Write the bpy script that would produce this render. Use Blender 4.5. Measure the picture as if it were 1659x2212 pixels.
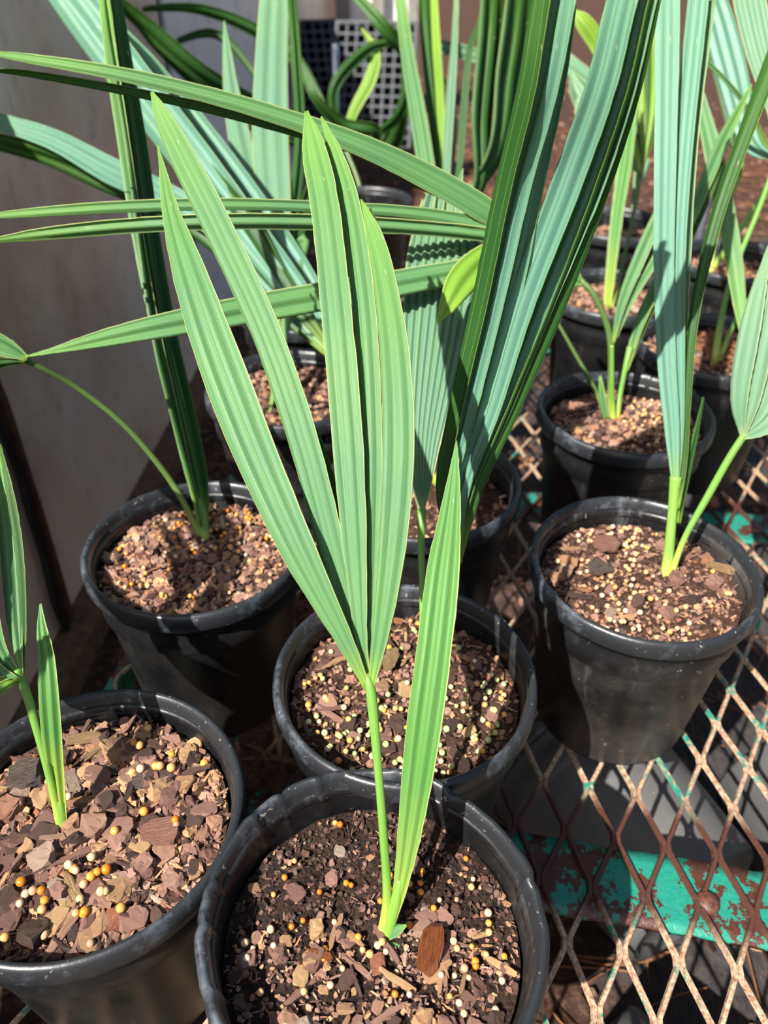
import bpy, bmesh, math, random
from mathutils import Vector, Matrix, noise
random.seed(7)
for o in list(bpy.data.objects): bpy.data.objects.remove(o)
SC = bpy.context.scene
COL = SC.collection

# ------------------------------------------------------------------ camera
FPX = 1700.0; PITCH = math.radians(37.0)
TABLE_Z = 0.30; RIM_Z = 0.46; CAM_Z = 0.835
cam_d = bpy.data.cameras.new('camera'); cam = bpy.data.objects.new('camera', cam_d); COL.objects.link(cam)
cam.location = (0, 0, CAM_Z); cam.rotation_euler = (math.radians(90) - PITCH, 0, 0)
cam_d.sensor_fit = 'VERTICAL'; cam_d.sensor_height = 36.0; cam_d.lens = FPX / 2212.0 * 36.0
cam_d.clip_start = 0.01; cam_d.clip_end = 100
cam_d.dof.use_dof = True; cam_d.dof.focus_distance = 0.42; cam_d.dof.aperture_fstop = 8.5
SC.camera = cam
# ------------------------------------------------------------------ light
SUN_AZ = math.radians(40); SUN_EL = math.radians(47)
sd = Vector((math.sin(SUN_AZ) * math.cos(SUN_EL), math.cos(SUN_AZ) * math.cos(SUN_EL), -math.sin(SUN_EL)))
sun_d = bpy.data.lights.new('sun', 'SUN'); sun_d.energy = 9.6; sun_d.angle = math.radians(0.53); sun_d.color = (1.0, 0.955, 0.89)
sun = bpy.data.objects.new('sun', sun_d); COL.objects.link(sun)
sun.rotation_euler = (-sd).to_track_quat('Z', 'Y').to_euler(); sun.location = (-1, -1, 3)
world = bpy.data.worlds.new('world'); SC.world = world; world.use_nodes = True
wn = world.node_tree; wn.nodes.clear()
sky = wn.nodes.new('ShaderNodeTexSky'); sky.sky_type = 'NISHITA'; sky.sun_disc = False
sky.sun_elevation = SUN_EL; sky.sun_rotation = math.radians(180) + SUN_AZ; sky.dust_density = 2.5; sky.air_density = 1.0
bg = wn.nodes.new('ShaderNodeBackground'); bg.inputs[1].default_value = 0.12
wo = wn.nodes.new('ShaderNodeOutputWorld')
wn.links.new(sky.outputs[0], bg.inputs[0]); wn.links.new(bg.outputs[0], wo.inputs[0])
SC.view_settings.view_transform = 'Standard'; SC.view_settings.look = 'None'
SC.view_settings.exposure = 0.1; SC.view_settings.gamma = 1.0; SC.view_settings.use_curve_mapping = False

# ------------------------------------------------------------------ places
CP, SP = math.cos(PITCH), math.sin(PITCH)
def ray(px, py):
    u = (px - 829.5) / FPX; v = (py - 1106.0) / FPX
    return Vector((u, CP - v * SP, -SP - v * CP))
def P(px, py, t): return Vector((0, 0, CAM_Z)) + ray(px, py) * t
def PH(px, py, h):
    r = ray(px, py); return Vector((0, 0, CAM_Z)) + r * ((h - CAM_Z) / r.z)
def depth_h(px, py, h): return (h - CAM_Z) / ray(px, py).z

# ------------------------------------------------------------------ materials
def s2l(c): return tuple(((x / 255.0) / 12.92 if x / 255.0 <= 0.04045 else ((x / 255.0 + 0.055) / 1.055) ** 2.4) for x in c) + (1.0,)
class NT:
    def __init__(s, name):
        s.m = bpy.data.materials.new(name); s.m.use_nodes = True; s.t = s.m.node_tree; s.t.nodes.clear()
        s.out = s.n('ShaderNodeOutputMaterial')
    def n(s, typ, **kw):
        x = s.t.nodes.new(typ)
        for k, v in kw.items():
            if hasattr(x, k): setattr(x, k, v)
        return x
    def l(s, a, b): s.t.links.new(a, b)
    def val(s, sock, v):
        if isinstance(v, bpy.types.NodeSocket): s.l(v, sock)
        else: sock.default_value = v
    def noise(s, vec, scale, detail=4, rough=0.55):
        x = s.n('ShaderNodeTexNoise'); x.inputs['Scale'].default_value = scale; x.inputs['Detail'].default_value = detail
        x.inputs['Roughness'].default_value = rough
        if vec is not None: s.l(vec, x.inputs['Vector'])
        return x.outputs['Fac']
    def ramp(s, fac, stops, interp='LINEAR'):
        x = s.n('ShaderNodeValToRGB'); x.color_ramp.interpolation = interp
        e = x.color_ramp.elements
        while len(e) < len(stops): e.new(0.5)
        for i, (p, c) in enumerate(stops):
            e[i].position = p; e[i].color = c if len(c) == 4 else tuple(c) + (1,)
        s.l(fac, x.inputs[0]); return x.outputs[0]
    def mix(s, f, a, b, mode='MIX'):
        x = s.n('ShaderNodeMix'); x.data_type = 'RGBA'; x.blend_type = mode
        s.val(x.inputs[0], f); s.val(x.inputs[6], a); s.val(x.inputs[7], b); return x.outputs[2]
    def math(s, op, a, b=0.0):
        x = s.n('ShaderNodeMath', operation=op); s.val(x.inputs[0], a); s.val(x.inputs[1], b); return x.outputs[0]
    def maprange(s, v, a, b, c=0.0, d=1.0):
        x = s.n('ShaderNodeMapRange'); s.l(v, x.inputs[0])
        for i, k in enumerate((a, b, c, d)): x.inputs[i + 1].default_value = k
        return x.outputs[0]
    def pos(s): return s.n('ShaderNodeNewGeometry').outputs['Position']
    def obj(s): return s.n('ShaderNodeTexCoord').outputs['Object']
    def scale(s, v, sc):
        x = s.n('ShaderNodeMapping'); s.l(v, x.inputs[0]); x.inputs['Scale'].default_value = sc; return x.outputs[0]
    def bsdf(s, col, rough=0.6, metal=0.0, spec=0.5, bump=None, bstr=0.3, bdist=0.001):
        b = s.n('ShaderNodeBsdfPrincipled')
        s.val(b.inputs['Base Color'], col); s.val(b.inputs['Roughness'], rough); s.val(b.inputs['Metallic'], metal)
        b.inputs['Specular IOR Level'].default_value = spec
        if bump is not None:
            bp = s.n('ShaderNodeBump'); bp.inputs['Strength'].default_value = bstr; bp.inputs['Distance'].default_value = bdist
            s.l(bump, bp.inputs['Height']); s.l(bp.outputs[0], b.inputs['Normal'])
        s.b = b
        return b.outputs[0]
    def done(s, sh): s.l(sh, s.out.inputs['Surface']); return s.m

def leaf_mat(name, base, tip, under, stripe=0.35, edge=(205, 200, 130), basecol=(170, 200, 60), nst=4.0, trans=0.30, base_end=0.12):
    """palm blade: long fine ribs across the width, pale margin, yellower towards its base"""
    t = NT(name)
    uv = t.n('ShaderNodeUVMap'); uv.uv_map = 'UVMap'
    sep = t.n('ShaderNodeSeparateXYZ'); t.l(uv.outputs[0], sep.inputs[0]); u = sep.outputs[0]; v = sep.outputs[1]
    p = t.pos()
    fine = t.noise(t.scale(uv.outputs[0], (42.0, 1.6, 1)), 1.0, 5, 0.7)
    big = t.noise(p, 18.0, 3)
    c = t.ramp(v, [(0.0, s2l(basecol)), (base_end, s2l(base)), (0.62, s2l(base)), (1.0, s2l(tip))])
    c = t.mix(t.maprange(big, 0.35, 0.7), c, t.mix(0.35, c, s2l(tip)))
    c = t.mix(t.maprange(fine, 0.35, 0.68), t.mix(stripe, c, s2l(under)), c)
    # ribs
    w = t.math('ABSOLUTE', t.math('SUBTRACT', t.math('FRACT', t.math('MULTIPLY', u, nst)), 0.5))
    rib = t.maprange(w, 0.44, 0.5, 0.0, 1.0)
    c = t.mix(t.math('MULTIPLY', rib, 0.45), c, s2l((150, 185, 90)))
    # rust specks near tips
    sp = t.noise(t.scale(uv.outputs[0], (5.0, 14.0, 1)), 1.3, 2)
    spm = t.math('MULTIPLY', t.maprange(sp, 0.70, 0.73), t.maprange(v, 0.4, 0.95, 0.0, 0.8))
    c = t.mix(spm, c, s2l((215, 200, 165)))
    e = t.math('ABSOLUTE', t.math('SUBTRACT', u, 0.5))
    c = t.mix(t.maprange(e, 0.480, 0.494, 0.0, 0.8), c, s2l(edge))
    sh = t.bsdf(c, 0.42, 0.0, 0.36, bump=t.math('ADD', fine, t.math('MULTIPLY', rib, 0.4)), bstr=0.35, bdist=0.0006)
    tr = t.n('ShaderNodeBsdfTranslucent')
    t.l(t.mix(0.55, c, s2l((140, 200, 30))), tr.inputs[0])
    mx = t.n('ShaderNodeMixShader'); mx.inputs[0].default_value = trans
    t.l(sh, mx.inputs[1]); t.l(tr.outputs[0], mx.inputs[2])
    return t.done(mx.outputs[0])

M = {}
M['leaf_green'] = leaf_mat('leaf_green', (102, 150, 100), (130, 176, 70), (52, 98, 62), stripe=0.6)
M['leaf_blue'] = leaf_mat('leaf_blue', (124, 172, 152), (128, 176, 134), (62, 112, 98), stripe=0.65, edge=(112, 146, 84))
M['leaf_pale'] = leaf_mat('leaf_pale', (120, 158, 128), (130, 168, 116), (80, 124, 98), stripe=0.6, basecol=(190, 205, 130))
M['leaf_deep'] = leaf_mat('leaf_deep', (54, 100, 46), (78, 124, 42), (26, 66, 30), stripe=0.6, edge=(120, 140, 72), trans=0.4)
M['leaf_lime'] = leaf_mat('leaf_lime', (124, 164, 56), (150, 180, 60), (84, 130, 44))
M['spear'] = leaf_mat('spear', (104, 156, 76), (112, 164, 96), (66, 116, 60), stripe=0.6, basecol=(200, 210, 70), base_end=0.3)

def stem_mat(name, base, top):
    t = NT(name)
    uv = t.n('ShaderNodeUVMap'); uv.uv_map = 'UVMap'
    sep = t.n('ShaderNodeSeparateXYZ'); t.l(uv.outputs[0], sep.inputs[0])
    c = t.ramp(sep.outputs[1], [(0, s2l(base)), (0.3, s2l(top)), (1, s2l(top))])
    c = t.mix(t.maprange(t.noise(t.scale(uv.outputs[0], (12, 2, 1)), 1.0, 3), 0.4, 0.7, 0, 0.4), c, s2l((70, 110, 40)))
    sh = t.bsdf(c, 0.4, 0, 0.5); return t.done(sh)
M['petiole'] = stem_mat('petiole', (180, 190, 80), (104, 148, 60))
M['petiole_dark'] = stem_mat('petiole_dark', (150, 165, 70), (78, 100, 48))
M['petiole_lime'] = stem_mat('petiole_lime', (176, 184, 84), (118, 158, 62))

def plastic(name, dust=0.5, base=(17, 18, 20)):
    t = NT(name); p = t.obj()
    n1 = t.noise(p, 9.0, 6, 0.65); n2 = t.noise(p, 160.0, 3, 0.6); n3 = t.noise(t.scale(p, (1, 1, 0.25)), 60.0, 4, 0.7)
    c = t.mix(t.math('MULTIPLY', t.maprange(n1, 0.42, 0.75), dust), s2l(base), s2l((92, 88, 84)))
    c = t.mix(t.math('MULTIPLY', t.maprange(n2, 0.68, 0.74), dust), c, s2l((150, 135, 115)))
    c = t.mix(t.math('MULTIPLY', t.maprange(n3, 0.6, 0.75), dust * 0.5), c, s2l((110, 112, 115)))
    r = t.maprange(n1, 0.3, 0.7, 0.34, 0.55)
    sh = t.bsdf(c, r, 0, 0.5, bump=t.math('ADD', n3, n1), bstr=0.25, bdist=0.0012); return t.done(sh)
M['pot'] = plastic('pot_plastic', 0.32)
M['pot_dusty'] = plastic('pot_plastic_dusty', 0.9, (22, 22, 23))
def rimmat():
    t = NT('pot_rim_plastic'); p = t.obj()
    n1 = t.noise(p, 22.0, 6, 0.7); n2 = t.noise(p, 220.0, 3, 0.6)
    c = t.mix(t.maprange(n1, 0.52, 0.72, 0, 0.65), s2l((38, 40, 43)), s2l((120, 128, 138)))
    c = t.mix(t.maprange(n2, 0.66, 0.72, 0, 0.6), c, s2l((170, 165, 155)))
    sh = t.bsdf(c, 0.38, 0, 0.55, bump=t.math('ADD', n1, n2), bstr=0.25, bdist=0.0008); return t.done(sh)
M['pot_grey'] = plastic('pot_plastic_grey', 0.9, (84, 84, 84))
M['rim'] = rimmat()

def soilmat(name, a, b, c3):
    t = NT(name); p = t.pos()
    n1 = t.noise(p, 260.0, 6, 0.75); n2 = t.noise(p, 60.0, 3); vo = t.n('ShaderNodeTexVoronoi'); vo.inputs['Scale'].default_value = 420; t.l(p, vo.inputs['Vector'])
    c = t.ramp(n1, [(0.3, s2l(a)), (0.55, s2l(b)), (0.8, s2l(c3))])
    c = t.mix(t.maprange(n2, 0.4, 0.7, 0, 0.6), c, s2l(a))
    sh = t.bsdf(c, 0.9, 0, 0.25, bump=t.math('ADD', n1, vo.outputs['Distance']), bstr=0.9, bdist=0.002); return t.done(sh)
M['soil_dark'] = soilmat('potting_mix_dark', (24, 17, 14), (58, 42, 34), (110, 82, 66))
M['soil_brown'] = soilmat('potting_mix_brown', (34, 24, 20), (88, 62, 48), (150, 112, 86))

def chipmat(name, attr):
    t = NT(name)
    if attr:
        a = t.n('ShaderNodeAttribute'); a.attribute_name = 'Col'; r = a.outputs['Fac']
    else:
        r = t.n('ShaderNodeObjectInfo').outputs['Random']
    p = t.obj()
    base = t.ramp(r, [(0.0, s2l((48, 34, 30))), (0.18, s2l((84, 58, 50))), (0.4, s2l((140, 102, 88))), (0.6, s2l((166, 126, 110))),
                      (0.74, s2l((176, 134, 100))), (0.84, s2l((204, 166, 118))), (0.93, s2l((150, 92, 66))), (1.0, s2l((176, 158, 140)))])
    n = t.noise(t.scale(p, (1, 4, 4)), 260.0, 4, 0.7); n2 = t.noise(p, 90, 2)
    c = t.mix(t.maprange(n, 0.35, 0.62, 0.55, 0.0), base, t.mix(0.6, base, s2l((40, 28, 24))))
    c = t.mix(t.maprange(n2, 0.5, 0.75, 0, 0.35), c, s2l((186, 160, 142)))
    sh = t.bsdf(c, 0.8, 0, 0.3, bump=n, bstr=0.6, bdist=0.0012); return t.done(sh)
M['chip'] = chipmat('bark', False); M['chips'] = chipmat('bark_bits', True)
def prillmat(name, attr, stops):
    t = NT(name)
    if attr:
        a = t.n('ShaderNodeAttribute'); a.attribute_name = 'Col'; r = a.outputs['Fac']
    else: r = t.n('ShaderNodeObjectInfo').outputs['Random']
    c = t.ramp(r, stops)
    sh = t.bsdf(c, 0.35, 0, 0.5); t.b.inputs['Subsurface Weight'].default_value = 0.15; t.b.inputs['Subsurface Radius'].default_value = (.002, .001, .0005)
    return t.done(sh)
ORANGE = [(0, s2l((196, 104, 20))), (0.35, s2l((226, 148, 50))), (0.6, s2l((206, 166, 116))), (0.8, s2l((214, 190, 160))), (1, s2l((170, 120, 84)))]
GREENISH = [(0, s2l((190, 196, 120))), (0.3, s2l((206, 206, 150))), (0.5, s2l((160, 178, 120))), (0.65, s2l((220, 160, 50))), (0.85, s2l((220, 196, 160))), (1, s2l((200, 116, 24)))]
TAN = [(0, s2l((214, 176, 120))), (0.4, s2l((226, 198, 160))), (0.7, s2l((220, 160, 90))), (1, s2l((190, 150, 120)))]
for k, st in (('orange', ORANGE), ('greenish', GREENISH), ('tan', TAN)):
    M['prill_' + k] = prillmat('fertilizer_' + k, False, st); M['prills_' + k] = prillmat('fertilizer_bits_' + k, True, st)

def simple(name, c, rough=0.6, metal=0.0, spec=0.5, n=None, c2=None, sc=30, bstr=0.3, bd=0.001):
    t = NT(name)
    if c2 is None: return t.done(t.bsdf(s2l(c), rough, metal, spec))
    nn = t.noise(t.pos(), sc, 6, 0.65)
    return t.done(t.bsdf(t.mix(t.maprange(nn, 0.35, 0.65), s2l(c), s2l(c2)), rough, metal, spec, bump=nn, bstr=bstr, bdist=bd))
M['tray'] = simple('tray_plastic', (40, 44, 48), 0.6, c2=(70, 74, 80), sc=30)
M['hose'] = simple('hose_rubber', (30, 26, 24), 0.5)
M['wood'] = simple('weathered_wood', (120, 88, 62), 0.8, c2=(76, 54, 40), sc=60)
M['chrome'] = simple('galvanised_pipe', (190, 195, 200), 0.25, 0.9)
M['straw'] = simple('pine_straw', (158, 104, 66), 0.7, c2=(120, 74, 46), sc=80)
M['litter'] = simple('dry_leaf', (150, 112, 78), 0.8, c2=(92, 60, 42), sc=70)
M['cream'] = simple('painted_metal', (150, 146, 138), 0.5, c2=(124, 118, 110), sc=8)

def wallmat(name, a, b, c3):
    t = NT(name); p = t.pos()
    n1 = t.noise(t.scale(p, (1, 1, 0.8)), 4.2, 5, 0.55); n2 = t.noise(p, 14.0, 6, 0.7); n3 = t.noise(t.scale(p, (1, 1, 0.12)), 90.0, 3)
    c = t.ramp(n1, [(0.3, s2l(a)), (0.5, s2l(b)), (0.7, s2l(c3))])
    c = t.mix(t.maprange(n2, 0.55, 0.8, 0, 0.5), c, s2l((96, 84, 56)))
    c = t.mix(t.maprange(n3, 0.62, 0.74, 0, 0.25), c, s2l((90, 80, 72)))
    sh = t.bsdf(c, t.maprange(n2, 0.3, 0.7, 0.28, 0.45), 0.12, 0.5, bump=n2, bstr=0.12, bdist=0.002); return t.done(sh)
M['wall'] = wallmat('galvanised_sheet_painted_sheen', (196, 164, 140), (238, 212, 190), (252, 236, 220))  # pale and brown mottling paints blurry reflections into the sheet's colour
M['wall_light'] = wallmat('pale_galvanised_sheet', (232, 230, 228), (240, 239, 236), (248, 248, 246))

def groundmat():
    t = NT('bark_and_fabric_ground'); p = t.pos()
    n1 = t.noise(p, 1.6, 5, 0.6); n2 = t.noise(p, 60.0, 6, 0.75); n3 = t.noise(t.scale(p, (3, 1, 1)), 45.0, 5, 0.7)
    mulch = t.ramp(n2, [(0.3, s2l((36, 22, 16))), (0.5, s2l((70, 48, 38))), (0.72, s2l((132, 98, 76)))])
    fabric = t.ramp(n3, [(0.35, s2l((52, 50, 52))), (0.62, s2l((78, 72, 70))), (0.74, s2l((150, 110, 84)))])
    sep = t.n('ShaderNodeSeparateXYZ'); t.l(p, sep.inputs[0])
    side = t.math('MULTIPLY', t.maprange(t.math('ADD', sep.outputs[0], t.math('MULTIPLY', n1, 0.5)), 0.42, 0.52), t.maprange(t.math('ADD', sep.outputs[1], n1), 3.0, 3.2, 1.0, 0.0))
    c = t.mix(side, mulch, fabric)
    return t.done(t.bsdf(c, 0.9, 0, 0.2, bump=n2, bstr=0.8, bdist=0.01))
M['ground'] = groundmat()
def metalmat(name, wet):
    t = NT(name); p = t.pos()
    n1 = t.noise(p, 38.0, 5, 0.7); n2 = t.noise(p, 300.0, 4, 0.7); n3 = t.noise(p, 9.0, 3, 0.6)
    teal = t.mix(n2, s2l((12, 104, 88)), s2l((48, 146, 124)))
    tan = t.mix(t.maprange(n2, 0.35, 0.65), s2l((126, 86, 64)), s2l((200, 174, 144)))
    rust = t.mix(n2, s2l((44, 24, 20)), s2l((98, 58, 44)))
    if wet:   # flat bars: paint flaking off dark rust
        c = t.mix(t.maprange(n1, 0.50, 0.52), teal, rust)
        r = 0.35
    else:
        c = t.mix(t.maprange(n1, 0.55, 0.62), tan, teal)
        # rustier over the cross bars
        tc = t.n('ShaderNodeTexCoord'); sp = t.n('ShaderNodeSeparateXYZ'); t.l(tc.outputs['Object'], sp.inputs[0])
        near = t.math('ABSOLUTE', t.math('SUBTRACT', t.math('FRACT', t.math('DIVIDE', t.math('SUBTRACT', sp.outputs[1], 0.312 - 0.215), 0.43)), 0.5))
        m = t.maprange(t.math('ADD', near, t.math('MULTIPLY', t.math('SUBTRACT', n3, 0.5), 0.12)), 0.085, 0.13, 1.0, 0.0)
        c = t.mix(m, c, rust); r = 0.55
    return t.done(t.bsdf(c, r, 0, 0.5, bump=t.math('ADD', n1, n2), bstr=0.5, bdist=0.0012))
M['mesh'] = metalmat('flaking_teal_mesh', False); M['bar'] = metalmat('flaking_teal_bar', True)

# ------------------------------------------------------------------ builders
def link(name, me, mat=None, parent=None, smooth=True):
    o = bpy.data.objects.new(name, me); COL.objects.link(o)
    if mat is not None and not me.materials: me.materials.append(mat)
    if smooth: me.polygons.foreach_set('use_smooth', [True] * len(me.polygons))
    if parent is not None: o.parent = parent
    return o
def tag(o, label=None, cat=None, group=None, kind=None):
    if label: o['label'] = label
    if cat: o['category'] = cat
    if group: o['group'] = group
    if kind: o['kind'] = kind
    return o
def empty(name, loc, rz=0.0):
    o = bpy.data.objects.new(name, None); COL.objects.link(o); o.location = loc; o.rotation_euler.z = rz
    o.empty_display_size = 0.02; return o
def mesh_from(verts, faces, name='m', uvs=None):
    me = bpy.data.meshes.new(name); me.from_pydata(verts, [], faces); me.update()
    if uvs is not None:
        l = me.uv_layers.new(name='UVMap'); vi = [0] * len(me.loops); me.loops.foreach_get('vertex_index', vi)
        flat = []
        for k in vi: flat += uvs[k]
        l.data.foreach_set('uv', flat)
    return me
def boxmesh(x0, x1, y0, y1, z0, z1, bev=0.0):
    bm = bmesh.new(); bmesh.ops.create_cube(bm, size=1)
    bmesh.ops.scale(bm, vec=(x1 - x0, y1 - y0, z1 - z0), verts=bm.verts)
    bmesh.ops.translate(bm, vec=((x0 + x1) / 2, (y0 + y1) / 2, (z0 + z1) / 2), verts=bm.verts)
    if bev: bmesh.ops.bevel(bm, geom=bm.edges[:], offset=bev, segments=2, affect='EDGES', profile=0.7)
    me = bpy.data.meshes.new('box'); bm.to_mesh(me); bm.free(); return me
def catmull(pts, n):
    out = []; m = len(pts) - 1
    if m == 1: return [[a + (b - a) * i / (n - 1) for a, b in zip(pts[0], pts[1])] for i in range(n)]
    for i in range(n):
        s = i / (n - 1) * m; k = min(int(s), m - 1); f = s - k
        p1, p2 = pts[k], pts[k + 1]; p0 = pts[k - 1] if k > 0 else [2 * a - b for a, b in zip(p1, p2)]
        p3 = pts[k + 2] if k + 2 <= m else [2 * b - a for a, b in zip(p1, p2)]
        out.append([0.5 * ((2 * b) + (-a + c) * f + (2 * a - 5 * b + 4 * c - d) * f * f + (-a + 3 * b - 3 * c + d) * f ** 3)
                    for a, b, c, d in zip(p0, p1, p2, p3)])
    return out
CAMV = Vector((0, 0, CAM_Z))
def local(parent, vs):
    if parent is None: return vs
    r = parent
    while r.parent: r = r.parent
    L = r.location; return [v - L for v in vs]

def leaflet(parent, pts, mat, pleats=1.5, amp=0.16, roll=0.0, name='leaflet', n=44, curl=0.0, seed=None, thick=0.00045, blunt=False):
    """pts: (px, py, depth, width_px) from base to tip; the strip gets its real place and width from them"""
    rnd = random.Random(seed if seed is not None else hash((pts[0][0], pts[-1][1])) & 0xffff)
    sm = catmull([list(p) for p in pts], n)
    c = [P(a, b, d) for a, b, d, w in sm]; W = [max(w, 0.6) * d / FPX for a, b, d, w in sm]
    k = max(6, int(round(pleats * 6))); ph = rnd.uniform(0, 0.3)
    verts, uvs, faces = [], [], []
    sd_ = rnd.uniform(0, 100)
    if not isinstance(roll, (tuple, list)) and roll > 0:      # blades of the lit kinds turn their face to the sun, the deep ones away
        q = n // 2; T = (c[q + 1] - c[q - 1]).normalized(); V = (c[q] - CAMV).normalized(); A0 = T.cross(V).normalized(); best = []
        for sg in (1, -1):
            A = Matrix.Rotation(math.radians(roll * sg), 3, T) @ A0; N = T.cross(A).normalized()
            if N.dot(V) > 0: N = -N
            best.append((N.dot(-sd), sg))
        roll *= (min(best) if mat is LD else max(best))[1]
    for i in range(n):
        T = (c[min(i + 1, n - 1)] - c[max(i - 1, 0)]).normalized(); V = (c[i] - CAMV).normalized()
        A = T.cross(V).normalized()
        t = i / (n - 1)
        rr = roll if not isinstance(roll, (tuple, list)) else roll[0] + (roll[1] - roll[0]) * t
        rr = math.radians(rr + 7 * noise.noise(Vector((t * 2.5, sd_, 0))))
        A = (Matrix.Rotation(rr, 3, T) @ A).normalized(); N = T.cross(A).normalized()
        if N.dot(V) > 0: N = -N
        w = W[i] / max(0.35, math.cos(rr)); fade = min(1, 4 * (1 - t) + 0.15)
        for j in range(k + 1):
            f = j / k; z = (abs(((f * pleats + ph) % 1.0) - 0.5) * 2 - 0.5)
            z = (0.6 * z + 0.4 * 0.5 * math.cos(2 * math.pi * (f * pleats + ph))) * amp * w / pleats * 2 * fade
            z += curl * w * (4 * (f - 0.5) ** 2 - 0.5)
            edge = 0.0
            if j in (0, k): edge = 0.0004 * noise.noise(Vector((t * 60, sd_ + j, 3)))
            verts.append(c[i] + A * ((f - 0.5) * w + edge) + N * (z)); uvs.append((f, t))
    for i in range(n - 1):
        for j in range(k):
            a = i * (k + 1) + j; faces.append((a, a + 1, a + k + 2, a + k + 1))
    me = mesh_from(local(parent, verts), faces, name, uvs)
    o = link(name, me, mat, parent)
    m = o.modifiers.new('thickness', 'SOLIDIFY'); m.thickness = thick; m.offset = 0
    return o
def stem(parent, pts, mat, name='petiole', n=30, flat=0.7, seg=10):
    """pts: (px, py, depth, width_px)"""
    sm = catmull([list(p) for p in pts], n); c = [P(a, b, d) for a, b, d, w in sm]; R = [w * d / FPX / 2 for a, b, d, w in sm]
    verts, uvs, faces = [], [], []
    for i in range(n):
        T = (c[min(i + 1, n - 1)] - c[max(i - 1, 0)]).normalized(); V = (c[i] - CAMV).normalized()
        A = T.cross(V).normalized(); B = T.cross(A).normalized()
        for j in range(seg):
            a = 2 * math.pi * j / seg
            verts.append(c[i] + A * math.cos(a) * R[i] + B * math.sin(a) * R[i] * flat); uvs.append((j / seg, i / (n - 1)))
    for i in range(n - 1):
        for j in range(seg):
            a = i * seg + j; b = i * seg + (j + 1) % seg; faces.append((a, b, b + seg, a + seg))
    faces.append(tuple(reversed(range(seg)))); faces.append(tuple((n - 1) * seg + j for j in range(seg)))
    return link(name, mesh_from(local(parent, verts), faces, name, uvs), mat, parent)
def tube(pts, r, seg=8, parent=None, name='tube', mat=None, n=None):
    if n: pts = [Vector(p) for p in catmull([list(p) for p in pts], n)]
    verts, faces = [], []
    N = len(pts)
    for i in range(N):
        T = (pts[min(i + 1, N - 1)] - pts[max(i - 1, 0)]).normalized()
        up = Vector((0, 0, 1)) if abs(T.z) < 0.9 else Vector((1, 0, 0))
        A = T.cross(up).normalized(); B = T.cross(A).normalized()
        for j in range(seg):
            a = 2 * math.pi * j / seg; verts.append(pts[i] + (A * math.cos(a) + B * math.sin(a)) * r)
    for i in range(N - 1):
        for j in range(seg):
            a = i * seg + j; b = i * seg + (j + 1) % seg; faces.append((a, b, b + seg, a + seg))
    faces.append(tuple(reversed(range(seg)))); faces.append(tuple((N - 1) * seg + j for j in range(seg)))
    return link(name, mesh_from(local(parent, verts), faces), mat, parent)

# ------------------------------------------------------------------ setting
g = link('ground', boxmesh(-8, 8, -4, 14, -0.05, 0.0), M['ground'], smooth=False); tag(g, kind='structure')
def wx(y): return -0.49 + 0.052 * y
WROT = -math.atan(0.052)
def wallpiece(name, y0, y1, z1, th, mat, off=0.0, z0=0.0, bev=0.004):
    L = (y1 - y0) / math.cos(WROT)
    o = link(name, boxmesh(-th, 0, 0, L, z0, z1, bev), mat, smooth=False)
    o.location = (wx(y0) + off, y0, 0); o.rotation_euler.z = WROT; tag(o, kind='structure'); return o
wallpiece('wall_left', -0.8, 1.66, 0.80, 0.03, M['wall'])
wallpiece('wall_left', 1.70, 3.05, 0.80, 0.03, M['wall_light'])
wallpiece('trim_1', 1.66, 1.70, 0.80, 0.03, M['hose'], -0.008, bev=0)
wallpiece('trim_2', 3.05, 3.15, 0.82, 0.05, M['cream'], 0.03)
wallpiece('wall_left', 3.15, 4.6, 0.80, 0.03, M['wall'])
for i, (x0, x1, dy, mt) in enumerate(((-0.24, -0.17, 0, 'cream'), (-0.17, -0.06, 0.06, 'wall_light'), (-0.06, 0.0, 0, 'cream'), (0.0, 0.12, 0.06, 'wall_light'), (0.12, 0.17, 0, 'cream'))):
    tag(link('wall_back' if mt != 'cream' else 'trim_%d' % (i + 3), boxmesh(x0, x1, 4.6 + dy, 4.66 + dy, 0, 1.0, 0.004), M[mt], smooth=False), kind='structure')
wallpiece('baseboard_left', -0.6, 1.66, 0.05, 0.05, M['wood'], 0.045)
def PW(px, py, off):
    r = ray(px, py); return Vector((0, 0, CAM_Z)) + r * ((-0.49 + off) / (r.x - 0.052 * r.y))
hs = [PW(x, y, 0.010) for x, y in ((-60, 760), (-25, 850), (3, 925), (30, 990), (48, 1040), (66, 1110), (92, 1190), (104, 1240), (122, 1310), (150, 1366), (185, 1385))]
tag(tube([PW(x, y, 0.008) for x, y in ((-70, 640), (-30, 780), (10, 880), (48, 1000), (84, 1110), (120, 1230), (150, 1330), (172, 1380))], 0.007, 8, name='rusty_strip', mat=simple('rusty_strip', (104, 66, 44), 0.7, c2=(64, 42, 32), sc=40), n=40), 'rusty brown metal strip running down the mottled wall beside the dark hose', 'metal strip')
tag(tube(hs, 0.006, 10, name='hose', mat=M['hose'], n=50), 'thin dark hose drooping down the mottled metal wall at the left', 'hose')

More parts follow.
